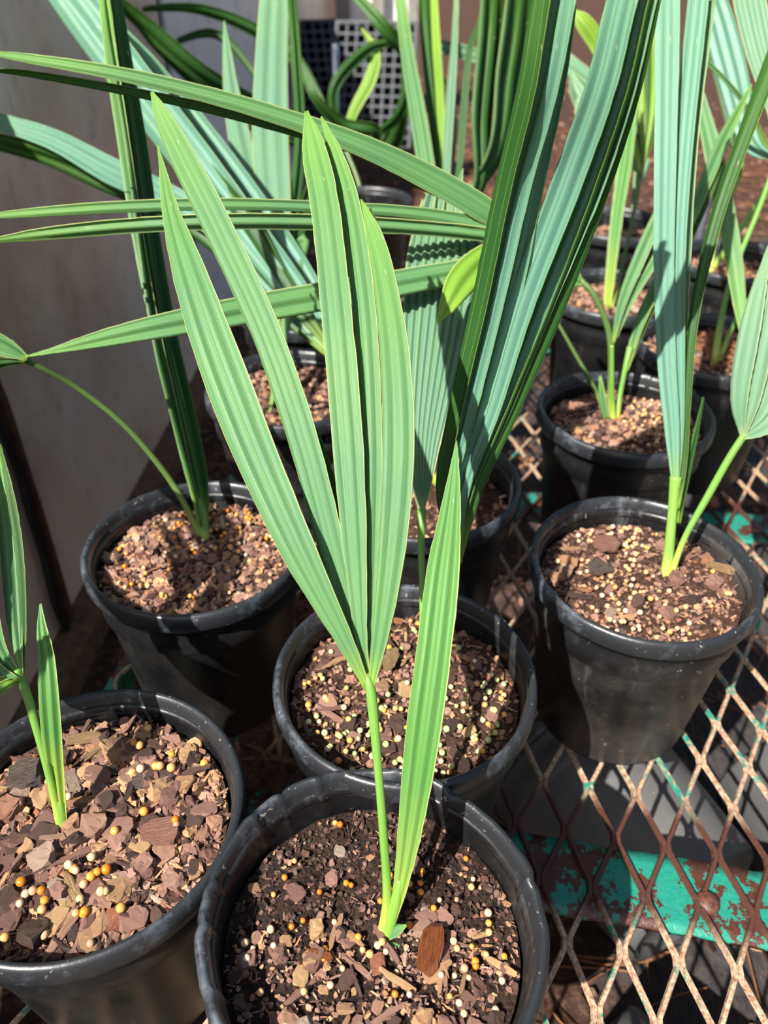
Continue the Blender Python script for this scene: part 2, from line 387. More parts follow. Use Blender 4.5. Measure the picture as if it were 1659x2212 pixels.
# ------------------------------------------------------------------ bench of expanded metal
BA = math.radians(-10.0)
bo = PH(270, 1425, TABLE_Z)
bench = empty('plant_bench', (bo.x, bo.y, 0), BA)
tag(bench, 'low plant bench with flaking teal diamond mesh top, rusting where the flat bars cross', 'bench')
BX0, BX1, BY0, BY1 = 0.0, 1.0, -0.62, 1.12
def expanded():
    s, L, w, h = 0.0178, 0.080, 0.0044, 0.0026
    verts, faces = [], []
    ns = int((BX1 - BX0) / s); nk = int((BY1 - BY0) / (L / 2))
    for i in range(ns):
        path = []
        for k in range(nk + 1):
            sx = (1 if (k + i) % 2 == 0 else -1) * (s / 2 - w * 0.38)
            x = BX0 + (i + 0.5) * s + sx; y = BY0 + k * L / 2
            jz = 0.0006 * noise.noise(Vector((x * 30, y * 30, 0)))
            path.append((x, y - 0.0035, jz)); path.append((x, y + 0.0035, jz))
        N = len(path); b0 = len(verts)
        for q, (x, y, z) in enumerate(path):
            ww = w * (1 + 0.12 * noise.noise(Vector((x * 90, y * 90, 5)))) / 2
            for dx, dz in ((-ww, -h / 2), (-ww * 0.5, h / 2), (ww * 0.7, h / 2), (ww, -h / 2)): verts.append((x + dx, y, TABLE_Z - h / 2 + z + dz))
        for q in range(N - 1):
            for c in range(4):
                a = b0 + q * 4 + c; b = b0 + q * 4 + (c + 1) % 4; faces.append((a, b, b + 4, a + 4))
        faces.append((b0 + 3, b0 + 2, b0 + 1, b0)); e = b0 + (N - 1) * 4; faces.append((e, e + 1, e + 2, e + 3))
    return mesh_from(verts, faces)
link('mesh_top', expanded(), M['mesh'], bench, smooth=False)
def b2w(x, y): return (x, y)
# bar positions in bench space
def to_bench(v):
    d = Vector((v.x - bo.x, v.y - bo.y)); c, s = math.cos(-BA), math.sin(-BA)
    return (d.x * c - d.y * s, d.x * s + d.y * c)
bar1 = to_bench(PH(1480, 1925, TABLE_Z)); bar2 = to_bench(PH(1640, 1135, TABLE_Z))
for i, yb in enumerate((bar1[1], bar2[1], bar2[1] + 0.43, bar1[1] - 0.40)):
    bm = bmesh.new(); bmesh.ops.create_grid(bm, x_segments=90, y_segments=6, size=0.5)
    for v in bm.verts:
        e = abs(v.co.y) > 0.49
        x = v.co.x
        v.co = Vector((BX0 + (x + 0.5) * (BX1 - BX0), yb + v.co.y * 0.054 + (0.0022 * noise.noise(Vector((x * 60, v.co.y, i))) if e else 0), TABLE_Z - 0.0045 + 0.0008 * noise.noise(Vector((x * 40, v.co.y * 3, i)))))
    me = bpy.data.meshes.new('bar'); bm.to_mesh(me); bm.free()
    o = link('crossbar', me, M['bar'], bench); md = o.modifiers.new('t', 'SOLIDIFY'); md.thickness = 0.004; md.offset = -1
    for bx in ((to_bench(PH(1530, 1945, TABLE_Z))[0],) if i == 0 else (0.05, 0.6)):
        bb = bmesh.new(); bmesh.ops.create_uvsphere(bb, u_segments=16, v_segments=8, radius=0.0085)
        for v in bb.verts: v.co = Vector((bx + v.co.x, yb - 0.004 + v.co.y, TABLE_Z - 0.003 + max(v.co.z, -0.002) * 0.6))
        me = bpy.data.meshes.new('bolt'); bb.to_mesh(me); bb.free(); link('bolt', me, simple('rusty_bolt', (60, 34, 28), 0.5, c2=(110, 68, 52), sc=300), o)
for x in (BX0, BX1):
    link('side_rail', boxmesh(x - 0.004, x + 0.004, BY0, BY1, TABLE_Z - 0.03, TABLE_Z - 0.001), M['bar'], bench, smooth=False)
for x in (BX0 + 0.02, BX1 - 0.02):
    for y in (BY0 + 0.03, BY1 - 0.03):
        link('leg', boxmesh(x - 0.014, x + 0.014, y - 0.014, y + 0.014, 0, TABLE_Z - 0.006, 0.002), M['bar'], bench, smooth=False)

# ------------------------------------------------------------------ pots
KINKS = [(math.radians(d), w_, h_) for d, w_, h_ in ((12, .35, .0015), (58, .5, .0022), (78, .2, .0020), (112, .45, .0018), (128, .18, .0022), (141, .25, .0016), (168, .3, .0014), (183, .22, .0018), (205, .5, .0012), (300, .4, .0016))]
def lathe(prof, R, seg, wob, parent, name, mat, crinkle=0.0, seed=0, H=0.16):
    verts, faces = [], []
    for i, (r, z) in enumerate(prof):
        for j in range(seg):
            a = 2 * math.pi * j / seg
            top = max(0.0, (z / H - 0.5) * 2)
            rr = r * R * (1 + top * (wob * math.sin(2 * a + seed) + 0.5 * wob * math.sin(3 * a + seed * 2.3)))
            zz = z * R
            if crinkle:
                cr = noise.noise(Vector((math.cos(a) * 2.2, math.sin(a) * 2.2, seed))); c2 = noise.noise(Vector((math.cos(a) * 5, math.sin(a) * 5, seed + 4)))
                kd = 0.0; kr = 0.0
                for ka, kw, kh in KINKS:
                    d = (a - ka + math.pi) % (2 * math.pi) - math.pi
                    if 0 <= d < kw: kd += kh * (1 - d / kw)
                    if abs(d) < 0.05: kr -= 0.0016 * (1 - abs(d) / 0.05)
                k3 = min(1.0, crinkle)
                zz += top * crinkle * (0.0016 * cr + 0.0006 * c2 + kd); rr += top * k3 * (0.0012 * c2 + kr)
            verts.append(Vector((rr * math.cos(a), rr * math.sin(a), zz)))
    n = len(prof)
    for i in range(n - 1):
        for j in range(seg):
            a = i * seg + j; b = i * seg + (j + 1) % seg; faces.append((a, b, b + seg, a + seg))
    return link(name, mesh_from(verts, faces), mat, parent)
BODY = [(0.0, 0.006), (0.054, 0.006), (0.057, 0.0), (0.060, 0.0), (0.0618, 0.004), (0.0730, 0.112), (0.0750, 0.116), (0.0762, 0.118), (0.0765, 0.130), (0.0752, 0.133),
        (0.0755, 0.1425), (0.0770, 0.146), (0.0774, 0.150), (0.0755, 0.152), (0.0745, 0.147), (0.0735, 0.132), (0.0735, 0.120), (0.0715, 0.116), (0.0600, 0.008), (0.0, 0.008)]
RIMP = [(0.0772, 0.1435), (0.0815, 0.1440), (0.0827, 0.1470), (0.0829, 0.1535), (0.0822, 0.1575), (0.0802, 0.1600), (0.0782, 0.1592), (0.0768, 0.1560), (0.0750, 0.1490), (0.0742, 0.1440), (0.0772, 0.1435)]
POTS = {}
def pot(key, px, py, label, scale=1.0, wob=0.006, tilt=(0, 0), crinkle=0.0, seed=0, dusty=False, rimz=RIM_Z, soil=0.030, smat='soil_brown', z0=None, hs=1.0):
    c = PH(px, py, rimz); z0 = TABLE_Z if z0 is None else z0
    # rim centre stays where seen; the pot stands on what carries it
    e = empty('nursery_pot', (c.x, c.y, z0 + 0.0005)); e.rotation_euler = (math.radians(tilt[0]), math.radians(tilt[1]), 0)
    tag(e, label, 'plant pot', 'black nursery pots')
    f = rimz - z0; e.scale = (1, 1, 1)
    b = lathe(BODY, scale, 96, wob, e, 'pot_wall', M['pot_dusty' if dusty else 'pot'], crinkle * 0.6, seed)
    r = lathe(RIMP, scale, 240 if crinkle else 96, wob, e, 'rim', M['rim'], crinkle, seed)
    POTS[key] = (c, scale, soil, z0, e)
    # potting mix
    sz = z0 + 0.16 * scale - soil; R = 0.0725 * scale
    rings, seg = 34, 90; verts, faces = [], []
    for i in range(rings + 1):
        for j in range(seg):
            a = 2 * math.pi * j / seg; q = R * i / rings
            x, y = q * math.cos(a), q * math.sin(a)
            verts.append(Vector((x, y, 0.004 * noise.noise(Vector((x * 40, y * 40, seed))) + 0.0022 * noise.noise(Vector((x * 160, y * 160, seed))) + 0.0014 * noise.noise(Vector((x * 420, y * 420, seed))))))
    for i in range(rings):
        for j in range(seg):
            a = i * seg + j; b2 = i * seg + (j + 1) % seg; faces.append((a, a + seg, b2 + seg, b2))
    s = link('potting_mix', mesh_from(verts, faces), M[smat]); s.location = (c.x, c.y, sz)
    tag(s, 'dark potting mix filling the ' + label[0].lower() + label[1:], 'potting mix', kind='stuff')
    return c, sz
SOIL = {}
def mk(key, px, py, label, **k): SOIL[key] = pot(key, px, py, label, **k)
mk('front', 802, 1978, 'black pot with a crinkled split rim at the bottom centre, nearest the camera', crinkle=1.3, seed=3, soil=0.028, smat='soil_dark', wob=0.012)
mk('left', 183, 1745, 'black pot at the bottom left with pinkish bark chips heaped nearly to its rim', scale=1.0, seed=1, soil=0.020, wob=0.01)
mk('centre', 875, 1452, 'smooth-rimmed black pot directly behind the crinkled front pot', seed=5, soil=0.024, wob=0.004)
mk('leftmid', 420, 1170, 'black pot beside the metal wall, behind the bottom left pot', seed=2, soil=0.021, wob=0.008)
mk('right', 1391, 1215, 'black pot at the right above the bare mesh, sunlit down its front', seed=4, soil=0.022, wob=0.012, crinkle=0.3, dusty=True)
mk('behind', 914, 1034, 'black pot half hidden behind the tall blades in the middle', seed=6, soil=0.030)
mk('backleft', 622, 832, 'black pot of bark with a bright left side, behind the pot by the wall', seed=7, soil=0.018, dusty=True)
mk('backright', 1352, 884, 'black pot with a wavy rim behind the sunlit right pot', seed=8, soil=0.022, wob=0.012, crinkle=0.5)
mk('row2', 1326, 628, 'black pot with pale mix in the right back rows, just behind the wavy-rimmed pot', seed=9, soil=0.018)
mk('row3', 1330, 478, 'farthest black pot of the right group, stripes of shade across its inside', seed=10, soil=0.030)
mk('rightedge', 1545, 745, 'black pot at the right edge strewn with reddish pine needles', seed=11, soil=0.018, scale=1.02)
mk('rightback', 1592, 556, 'black pot in the upper right corner, behind the needle-strewn pot', seed=12, soil=0.026, dusty=True)
mk('midback', 660, 655, 'black pot in deep shade behind the bright-sided pot', seed=13, soil=0.03)
mk('farleft', 785, 430, 'small dark pot in the back row in front of the seed trays', seed=14, soil=0.04)
mk('midback2', 1030, 640, 'shaded black pot of the tall backlit palm behind the big leaves', seed=15, soil=0.03)

# ------------------------------------------------------------------ bark chips and fertilizer prills
def chip_template(seed, kind):
    r = random.Random(seed); bm = bmesh.new()
    dims = {'flake': (1.0, 0.72, 0.16), 'block': (1.0, 0.75, 0.45), 'splinter': (1.7, 0.28, 0.14)}[kind]
    for i in range(22):
        a = r.uniform(0, 2 * math.pi); q = r.uniform(0.78, 1.0); zz = r.choice((-1, 1)) * r.uniform(0.5, 1)
        q2 = 1.0 if kind == 'splinter' else q
        bm.verts.new((dims[0] / 2 * q2 * math.copysign(abs(math.cos(a)) ** 0.6, math.cos(a)), dims[1] / 2 * q * math.copysign(abs(math.sin(a)) ** 0.7, math.sin(a)), dims[2] / 2 * zz))
    res = bmesh.ops.convex_hull(bm, input=bm.verts)
    bmesh.ops.delete(bm, geom=[v for v in bm.verts if not v.link_faces], context='VERTS')
    bmesh.ops.subdivide_edges(bm, edges=[e for e in bm.edges if e.calc_length() > 0.22], cuts=1)
    bmesh.ops.triangulate(bm, faces=bm.faces[:]); bmesh.ops.subdivide_edges(bm, edges=[e for e in bm.edges if e.calc_length() > 0.30], cuts=1)
    for v in bm.verts: v.co += Vector((r.gauss(0, 0.028), r.gauss(0, 0.024), r.gauss(0, 0.02) * dims[2] * 3))
    me = bpy.data.meshes.new('bark_chip'); bm.to_mesh(me); bm.free()
    return me
def zone_word(x, y, R):
    q = math.hypot(x, y) / R
    if q < 0.3: return 'near the middle of'
    k = int(((math.degrees(math.atan2(y, x)) + 22.5) % 360) // 45)
    side = ('right', 'back right', 'back', 'back left', 'left', 'front left', 'front', 'front right')[k]
    return ('against the %s rim of' if q > 0.72 else 'on the %s side of') % side
SHAPE = {'flake': 'flat bark flake', 'block': 'chunky bark piece', 'splinter': 'narrow bark splinter'}
KINDS = ['flake'] * 7 + ['block'] * 5 + ['splinter'] * 4
TEMPL = [chip_template(100 + i, k) for i, k in enumerate(KINDS)]
for me in TEMPL: me.materials.append(M['chip'])
bm = bmesh.new(); bmesh.ops.create_icosphere(bm, subdivisions=2, radius=1)
for v in bm.verts: v.co *= 1 + 0.05 * noise.noise(v.co * 1.3)
PR = {}
for k in ('orange', 'greenish', 'tan'):
    me = bpy.data.meshes.new('fertilizer_prill'); bm.to_mesh(me); me.materials.append(M['prill_' + k])
    me.polygons.foreach_set('use_smooth', [True] * len(me.polygons)); PR[k] = me
bm.free()
bm = bmesh.new(); bmesh.ops.create_icosphere(bm, subdivisions=1, radius=1); PRLOW = ([v.co.copy() for v in bm.verts], [[v.index for v in f.verts] for f in bm.faces]); bm.free()
TD = [([v.co.copy() for v in me.vertices], [list(p.vertices) for p in me.polygons]) for me in TEMPL]

def surf(c, sz, x, y, seed):
    return sz + 0.004 * noise.noise(Vector((x * 40, y * 40, seed)))
def scatter(key, n_ind, n_bits, size, rnd_seed, seed, chiplabel, zone=None, bitsize=(0.0016, 0.0045), Rmax=0.070):
    c, sz = SOIL[key]; r = random.Random(rnd_seed); sc = POTS[key][1]
    for i in range(n_ind):
        while True:
            q = Rmax * sc * math.sqrt(r.random()); a = r.uniform(0, 2 * math.pi); x, y = q * math.cos(a), q * math.sin(a)
            if zone is None or zone(x, y, r): break
        s = r.uniform(*size) * (0.75 if q > Rmax * 0.9 else 1)
        ti = r.randrange(len(TEMPL)); o = bpy.data.objects.new('bark_chip', TEMPL[ti]); COL.objects.link(o)
        lim = Rmax * sc + 0.001 - s * 0.5
        if q > lim: x *= lim / q; y *= lim / q
        o.location = (c.x + x, c.y + y, surf(c, sz, x, y, seed) + s * 0.10 + r.uniform(0.0005, 0.0022)); o.scale = (s, s, s)
        o.rotation_euler = (r.gauss(0, 0.22), r.gauss(0, 0.22), r.uniform(0, 6.28))
        rel = (s - size[0]) / (size[1] - size[0]); tag(o, '%s %s %s %s' % ('small' if rel < 0.33 else 'medium' if rel < 0.66 else 'large', SHAPE[KINDS[ti]], zone_word(x, y, Rmax * sc), chiplabel), 'bark chip', 'bark chips in the ' + key + ' pot')
    V, F, C = [], [], []
    for i in range(n_bits):
        q = 0.0715 * sc * math.sqrt(r.random()); a = r.uniform(0, 2 * math.pi); x, y = q * math.cos(a), q * math.sin(a)
        s = r.uniform(*bitsize) * (1.6 if r.random() < 0.15 else 1); tv, tf = r.choice(TD)
        R3 = Matrix.Rotation(r.uniform(0, 6.28), 3, 'Z') @ Matrix.Rotation(r.gauss(0, 0.4), 3, 'X') @ Matrix.Rotation(r.gauss(0, 0.4), 3, 'Y')
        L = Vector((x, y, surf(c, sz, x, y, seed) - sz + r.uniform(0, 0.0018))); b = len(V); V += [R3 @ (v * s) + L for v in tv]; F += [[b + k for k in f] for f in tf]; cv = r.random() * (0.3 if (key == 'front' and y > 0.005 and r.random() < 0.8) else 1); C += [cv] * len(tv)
    me = mesh_from(V, F); at = me.color_attributes.new('Col', 'FLOAT_COLOR', 'POINT')
    at.data.foreach_set('color', [x for c_ in C for x in (c_, c_, c_, 1)])
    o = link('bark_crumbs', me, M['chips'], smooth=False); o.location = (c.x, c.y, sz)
    tag(o, 'small bark crumbs and grit on the mix of the ' + POTS[key][4]['label'], 'bark', kind='stuff')
def prills(key, n_ind, n_bits, kind, rs, seed, label, zone=None, rad=(0.0014, 0.0021)):
    c, sz = SOIL[key]; r = random.Random(rs); V, F, C = [], [], []
    for i in range(n_ind + n_bits):
        while True:
            q = 0.066 * math.sqrt(r.random()); a = r.uniform(0, 2 * math.pi); x, y = q * math.cos(a), q * math.sin(a)
            if zone is None or zone(x, y, r): break
        s = r.uniform(*rad); zz = surf(c, sz, x, y, seed) + r.uniform(0.0020, 0.0042) + (0.0032 if key == 'left' else 0.0008)
        if i < n_ind:
            o = bpy.data.objects.new('fertilizer_prill', PR[kind]); COL.objects.link(o); o.location = (c.x + x, c.y + y, zz); o.scale = (s, s, s * 0.92)
            tag(o, '%s fertilizer bead %s %s' % ('smaller round' if s < sum(rad) / 2 else 'larger round', zone_word(x, y, 0.066), label), 'fertilizer prill', 'fertilizer prills in the ' + key + ' pot')
        else:
            b = len(V); V += [v * s + Vector((x, y, zz - sz)) for v in PRLOW[0]]; F += [[b + k for k in f] for f in PRLOW[1]]; C += [r.random()] * len(PRLOW[0])
    if n_bits:
        me = mesh_from(V, F); at = me.color_attributes.new('Col', 'FLOAT_COLOR', 'POINT'); at.data.foreach_set('color', [x for c_ in C for x in (c_, c_, c_, 1)])
        o = link('fertilizer_beads', me, M['prills_' + kind]); o.location = (c.x, c.y, sz)
        tag(o, 'scattered tiny fertilizer beads on the mix of the ' + POTS[key][4]['label'], 'fertilizer', kind='stuff')

lower = lambda x, y, r: (y < 0.012 + 0.3 * x * 0) and not (x < -0.045 and r.random() < 0.7) or r.random() < 0.12
scatter('left', 170, 1700, (0.008, 0.019), 11, 1, 'the bottom left pot', bitsize=(0.003, 0.0075))
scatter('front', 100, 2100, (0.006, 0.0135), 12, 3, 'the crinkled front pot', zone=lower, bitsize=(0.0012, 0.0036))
scatter('centre', 60, 1400, (0.006, 0.015), 13, 5, 'the pot behind the front one')
scatter('right', 45, 1400, (0.006, 0.016), 14, 4, 'the sunlit right pot')
for key, n, sd_, seed in (('leftmid', 1500, 15, 2), ('behind', 300, 16, 6), ('backleft', 700, 17, 7), ('backright', 800, 18, 8), ('row2', 500, 19, 9), ('row3', 350, 20, 10), ('rightedge', 700, 21, 11), ('rightback', 600, 22, 12)):
    scatter(key, 0, n, (0.005, 0.01), sd_, seed, '', bitsize=(0.003, 0.009))
fz = lambda x, y, r: (x < 0.02 and y < 0.0) or r.random() < 0.25
prills('left', 46, 0, 'orange', 31, 1, 'the bottom left pot', zone=fz, rad=(0.0019, 0.0027))
prills('front', 34, 60, 'orange', 32, 3, 'the crinkled front pot')
cz = lambda x, y, r: (y < -0.015 + 0.2 * abs(x) * 3) or r.random() < 0.3
prills('centre', 110, 60, 'greenish', 33, 5, 'the pot behind the front one', zone=cz, rad=(0.0015, 0.0022))
prills('right', 60, 50, 'tan', 34, 4, 'the sunlit right pot', rad=(0.0015, 0.0022), zone=lambda x, y, r: abs(x + 0.01) < 0.03 or r.random() < 0.3)
prills('leftmid', 40, 60, 'orange', 35, 2, 'the pot by the wall', rad=(0.0016, 0.0022), zone=lambda x, y, r: y > 0.01 or r.random() < 0.3)
prills('backright', 0, 90, 'tan', 36, 8, '', zone=lambda x, y, r: x > 0)

def bigchip(key, px, py, L, W_, H_, ang, mat, label, name='wood_chunk', seed=1, kind='block'):
    c, sz = SOIL[key]; p = PH(px, py, sz + 0.003)
    me = chip_template(seed, kind); me.materials.append(mat); me.name = name
    o = bpy.data.objects.new(name, me); COL.objects.link(o); o.location = (p.x, p.y, sz + 0.0035 + H_ * 0.4); d = {'flake': (1, .72, .16), 'block': (1, .75, .45), 'splinter': (1.7, .28, .14)}[kind]
    o.scale = (L / d[0], W_ / d[1], H_ / d[2]); o.rotation_euler = (0.08, -0.06, ang); tag(o, label, 'bark chip' if 'bark' in name else 'wood chunk')
def grain(name, a, b):
    t = NT(name); n = t.noise(t.scale(t.obj(), (1.2, 14, 6)), 2.2, 5, 0.7)
    return t.done(t.bsdf(t.ramp(n, [(0.32, s2l(a)), (0.62, s2l(b))]), 0.55, 0, 0.5, bump=n, bstr=0.8, bdist=0.1))
M['redwood'] = grain('orange_brown_wood', (96, 42, 16), (190, 108, 54)); M['palewood'] = grain('pale_wood', (134, 98, 62), (212, 178, 130)); M['pinkbark'] = grain('pink_bark', (150, 98, 80), (196, 146, 126)); M['greybark'] = grain('grey_bark', (70, 56, 50), (140, 122, 112))
bigchip('front', 930, 2058, 0.026, 0.0125, 0.007, 1.3, M['redwood'], 'wet orange-brown wood chunk lying right of the front stems', seed=5)
bigchip('front', 690, 2062, 0.015, 0.0035, 0.003, -0.45, M['redwood'], 'reddish twig fragment lying left of the front stems', name='twig_fragment', seed=9, kind='splinter')
bigchip('left', 350, 1800, 0.024, 0.019, 0.003, 0.2, M['pinkbark'], 'broad flat pink bark chip right of the bottom left stem', name='bark_chip', seed=11, kind='flake')
bigchip('left', 325, 1690, 0.024, 0.013, 0.003, 0.1, M['greybark'], 'large grey-brown bark flake above the broad pink chip', name='bark_chip', seed=12, kind='flake')
bigchip('left', 62, 1680, 0.022, 0.018, 0.007, 0.2, M['greybark'], 'dark cracked bark lump left of the bottom left stem', name='bark_chip', seed=13)
bigchip('left', 160, 1925, 0.025, 0.005, 0.003, -0.9, M['palewood'], 'pale wood splinter below the bottom left stem', name='wood_splinter', seed=14, kind='splinter')
bigchip('left', 222, 1620, 0.024, 0.006, 0.004, 0.9, M['palewood'], 'pale wood splinter above the bottom left stem', name='wood_splinter', seed=15, kind='splinter')
bigchip('left', 180, 1598, 0.022, 0.008, 0.003, 0.1, M['palewood'], 'tan bark strip near the back rim of the bottom left pot', name='bark_chip', seed=16, kind='flake')
bigchip('right', 1560, 1232, 0.024, 0.0075, 0.005, -0.4, M['palewood'], 'pale square-cut wood splinter at the right side of the right pot', name='wood_splinter', seed=17, kind='splinter')
bigchip('right', 1310, 1180, 0.022, 0.018, 0.005, 0.2, M['pinkbark'], 'big smooth brown bark chip at the centre of the right pot', name='bark_chip', seed=18, kind='flake')
bigchip('right', 1300, 1232, 0.022, 0.011, 0.008, 0.1, M['greybark'], 'grey-brown bark lump left of the right pot stem', name='bark_chip', seed=19)
bigchip('centre', 845, 1432, 0.020, 0.010, 0.006, 1.3, M['palewood'], 'tan upright bark chip behind the fan of the front palm', name='bark_chip', seed=20)

# ------------------------------------------------------------------ palms
def palm(key, bpx, bpy_, label, group='potted palm seedlings'):
    c, sz = SOIL[key]; b = PH(bpx, bpy_, sz)
    e = empty('palm_seedling', (b.x, b.y, sz - 0.006)); tag(e, label, 'palm', group); return e, depth_h(bpx, bpy_, sz)
LG, LB, LP, LD, LL, SPR = (M[k] for k in ('leaf_green', 'leaf_blue', 'leaf_pale', 'leaf_deep', 'leaf_lime', 'spear'))

# main palm in the front pot
e, z = palm('front', 826, 2022, 'green fan-leaf palm seedling in the front pot, its long blades filling the centre')
st = stem(e, [(822, 2030, z, 22), (836, 1940, z - 0.006, 20), (828, 1800, z - .014, 19), (815, 1640, z - .018, 19), (802, 1500, z - .02, 23), (792, 1455, z - .02, 10)], M['petiole'])
h = z - .02
leaflet(st, [(796, 1490, h, 14), (745, 1385, h - .002, 38), (650, 1200, h, 74), (560, 1000, h + .006, 92), (478, 790, h + .012, 96), (412, 600, h + .02, 76), (372, 470, h + .03, 42), (352, 370, h + .036, 16), (340, 310, h + .04, 3)], LG, 2.5, 0.13, 12, seed=1)
leaflet(st, [(796, 1480, h + .004, 14), (762, 1370, h + .006, 34), (715, 1180, h + .01, 56), (658, 960, h + .014, 64), (580, 730, h + .02, 64), (480, 510, h + .028, 64), (395, 340, h + .036, 56), (350, 250, h + .04, 34), (328, 198, h + .042, 6)], LG, 2.0, 0.13, 12, seed=2)
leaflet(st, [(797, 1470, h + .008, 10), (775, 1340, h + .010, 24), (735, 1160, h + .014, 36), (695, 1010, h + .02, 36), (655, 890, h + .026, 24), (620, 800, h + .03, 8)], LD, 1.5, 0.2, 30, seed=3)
leaflet(st, [(797, 1480, h + .002, 12), (780, 1370, h + .003, 26), (768, 1200, h + .006, 50), (752, 960, h + .010, 66), (730, 700, h + .016, 66), (704, 460, h + .026, 62), (680, 330, h + .034, 54), (662, 240, h + .04, 8)], LG, 2.0, 0.12, 10, seed=4)
leaflet(st, [(799, 1480, h + .004, 10), (797, 1370, h + .006, 24), (800, 1200, h + .010, 40), (803, 960, h + .014, 46), (790, 700, h + .020, 50), (762, 480, h + .030, 48), (730, 350, h + .038, 36), (694, 252, h + .044, 4)], LG, 1.5, 0.14, 10, seed=5)
leaflet(st, [(801, 1485, h, 14), (820, 1380, h - .002, 34), (845, 1200, h - .002, 58), (860, 1000, h, 68), (857, 820, h + .006, 66), (840, 660, h + .014, 54), (812, 520, h + .024, 38), (778, 432, h + .032, 8)], LG, 2.0, 0.14, -8, seed=6)
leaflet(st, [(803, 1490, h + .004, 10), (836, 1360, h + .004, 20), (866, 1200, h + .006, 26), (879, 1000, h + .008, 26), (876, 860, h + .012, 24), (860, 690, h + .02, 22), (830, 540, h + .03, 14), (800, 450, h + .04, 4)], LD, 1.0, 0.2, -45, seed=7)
sp = stem(e, [(832, 2032, z - .002, 22), (840, 2010, z - .003, 24), (852, 1960, z - .006, 25), (864, 1900, z - .008, 20)], M['petiole_lime'], name='spear_sheath')
leaflet(sp, [(842, 2005, z - .004, 16), (868, 1900, z - .009, 34), (890, 1760, z - .014, 58), (914, 1580, z - .018, 76), (938, 1400, z - .016, 76), (956, 1240, z - .010, 72), (972, 1110, z - .002, 46), (982, 1010, z + .004, 20), (986, 952, z + .008, 3)], SPR, 2.5, 0.22, 6, seed=8, name='spear_leaf')
# small weed at its foot
b = PH(846, 2030, SOIL['front'][1]); w = empty('weed_sprout', (b.x, b.y, SOIL['front'][1] + 0.001)); tag(w, 'tiny pale green weed sprout at the foot of the front palm', 'weed')
leaflet(w, [(838, 2030, z - .004, 5), (858, 2010, z - .006, 20), (878, 1998, z - .008, 3)], LG, 1, 0.1, 20, seed=20, name='leaf', n=14)
leaflet(w, [(840, 2036, z - .004, 5), (858, 2048, z - .006, 16), (876, 2056, z - .006, 3)], LG, 1, 0.1, -20, seed=21, name='leaf', n=14)

# centre pot palm: wide pale leaf and the big near leaf
e, z = palm('centre', 918, 1420, 'tall blue-green palm whose huge leaf leans toward the camera at upper right')
st = stem(e, [(914, 1425, z, 17), (913, 1300, z - .005, 15), (910, 1190, z - .002, 15), (911, 1100, z + .004, 20)], M['petiole'])
h = z + .004
leaflet(st, [(911, 1108, h, 10), (911, 1050, h + .002, 40), (914, 940, h + .008, 84), (930, 800, h + .016, 124), (948, 660, h + .028, 150), (957, 560, h + .038, 158), (962, 480, h + .048, 132), (966, 430, h + .054, 108)], LP, 9, .32, 10, seed=30, n=60)
for i, (x0, x1, y1) in enumerate(((925, 945, 388), (945, 962, 366), (962, 975, 378), (980, 1000, 364), (1000, 1022, 396))):
    leaflet(st, [(x0, 500, h + .046, 22), (x0 + 4, 440, h + .053, 24), (x1, y1, h + .06, 3)], LP, 1.0, .3, 10, seed=31 + i, n=16)
st = stem(e, [(928, 1425, z - .002, 20), (945, 1330, z - .012, 20), (968, 1250, z - .02, 24), (990, 1180, z - .03, 30)], M['petiole'])
dd = [z - .03, z - .042, z - .058, z - .088, z - .125, z - .16, z - .18, z - .195]
def big(xs, ys, ws, roll, mat, seed, pl=1.5, amp=.16, dz=0.0):
    leaflet(st, [(x, y, d + dz, w_) for x, y, w_, d in zip(xs, ys, ws, dd)], mat, pl, amp, roll, seed=seed, n=56)
YS = (1215, 1060, 880, 650, 400, 190, 0, -200)
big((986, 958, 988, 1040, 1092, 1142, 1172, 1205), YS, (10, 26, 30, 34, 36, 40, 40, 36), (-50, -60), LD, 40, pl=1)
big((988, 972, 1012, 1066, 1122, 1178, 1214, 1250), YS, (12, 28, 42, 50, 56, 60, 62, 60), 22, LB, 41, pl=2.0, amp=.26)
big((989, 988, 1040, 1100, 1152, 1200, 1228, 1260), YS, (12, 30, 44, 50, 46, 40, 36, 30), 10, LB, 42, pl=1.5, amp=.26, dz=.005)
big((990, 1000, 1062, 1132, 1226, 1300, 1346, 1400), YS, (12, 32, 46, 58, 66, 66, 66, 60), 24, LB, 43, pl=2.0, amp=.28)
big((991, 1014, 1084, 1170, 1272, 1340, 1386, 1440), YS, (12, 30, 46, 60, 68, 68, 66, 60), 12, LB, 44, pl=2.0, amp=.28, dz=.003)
big((992, 1030, 1108, 1206, 1300, 1368, 1412, 1465), YS, (8, 20, 28, 34, 34, 30, 28, 24), (40, 40), LD, 45, pl=1)

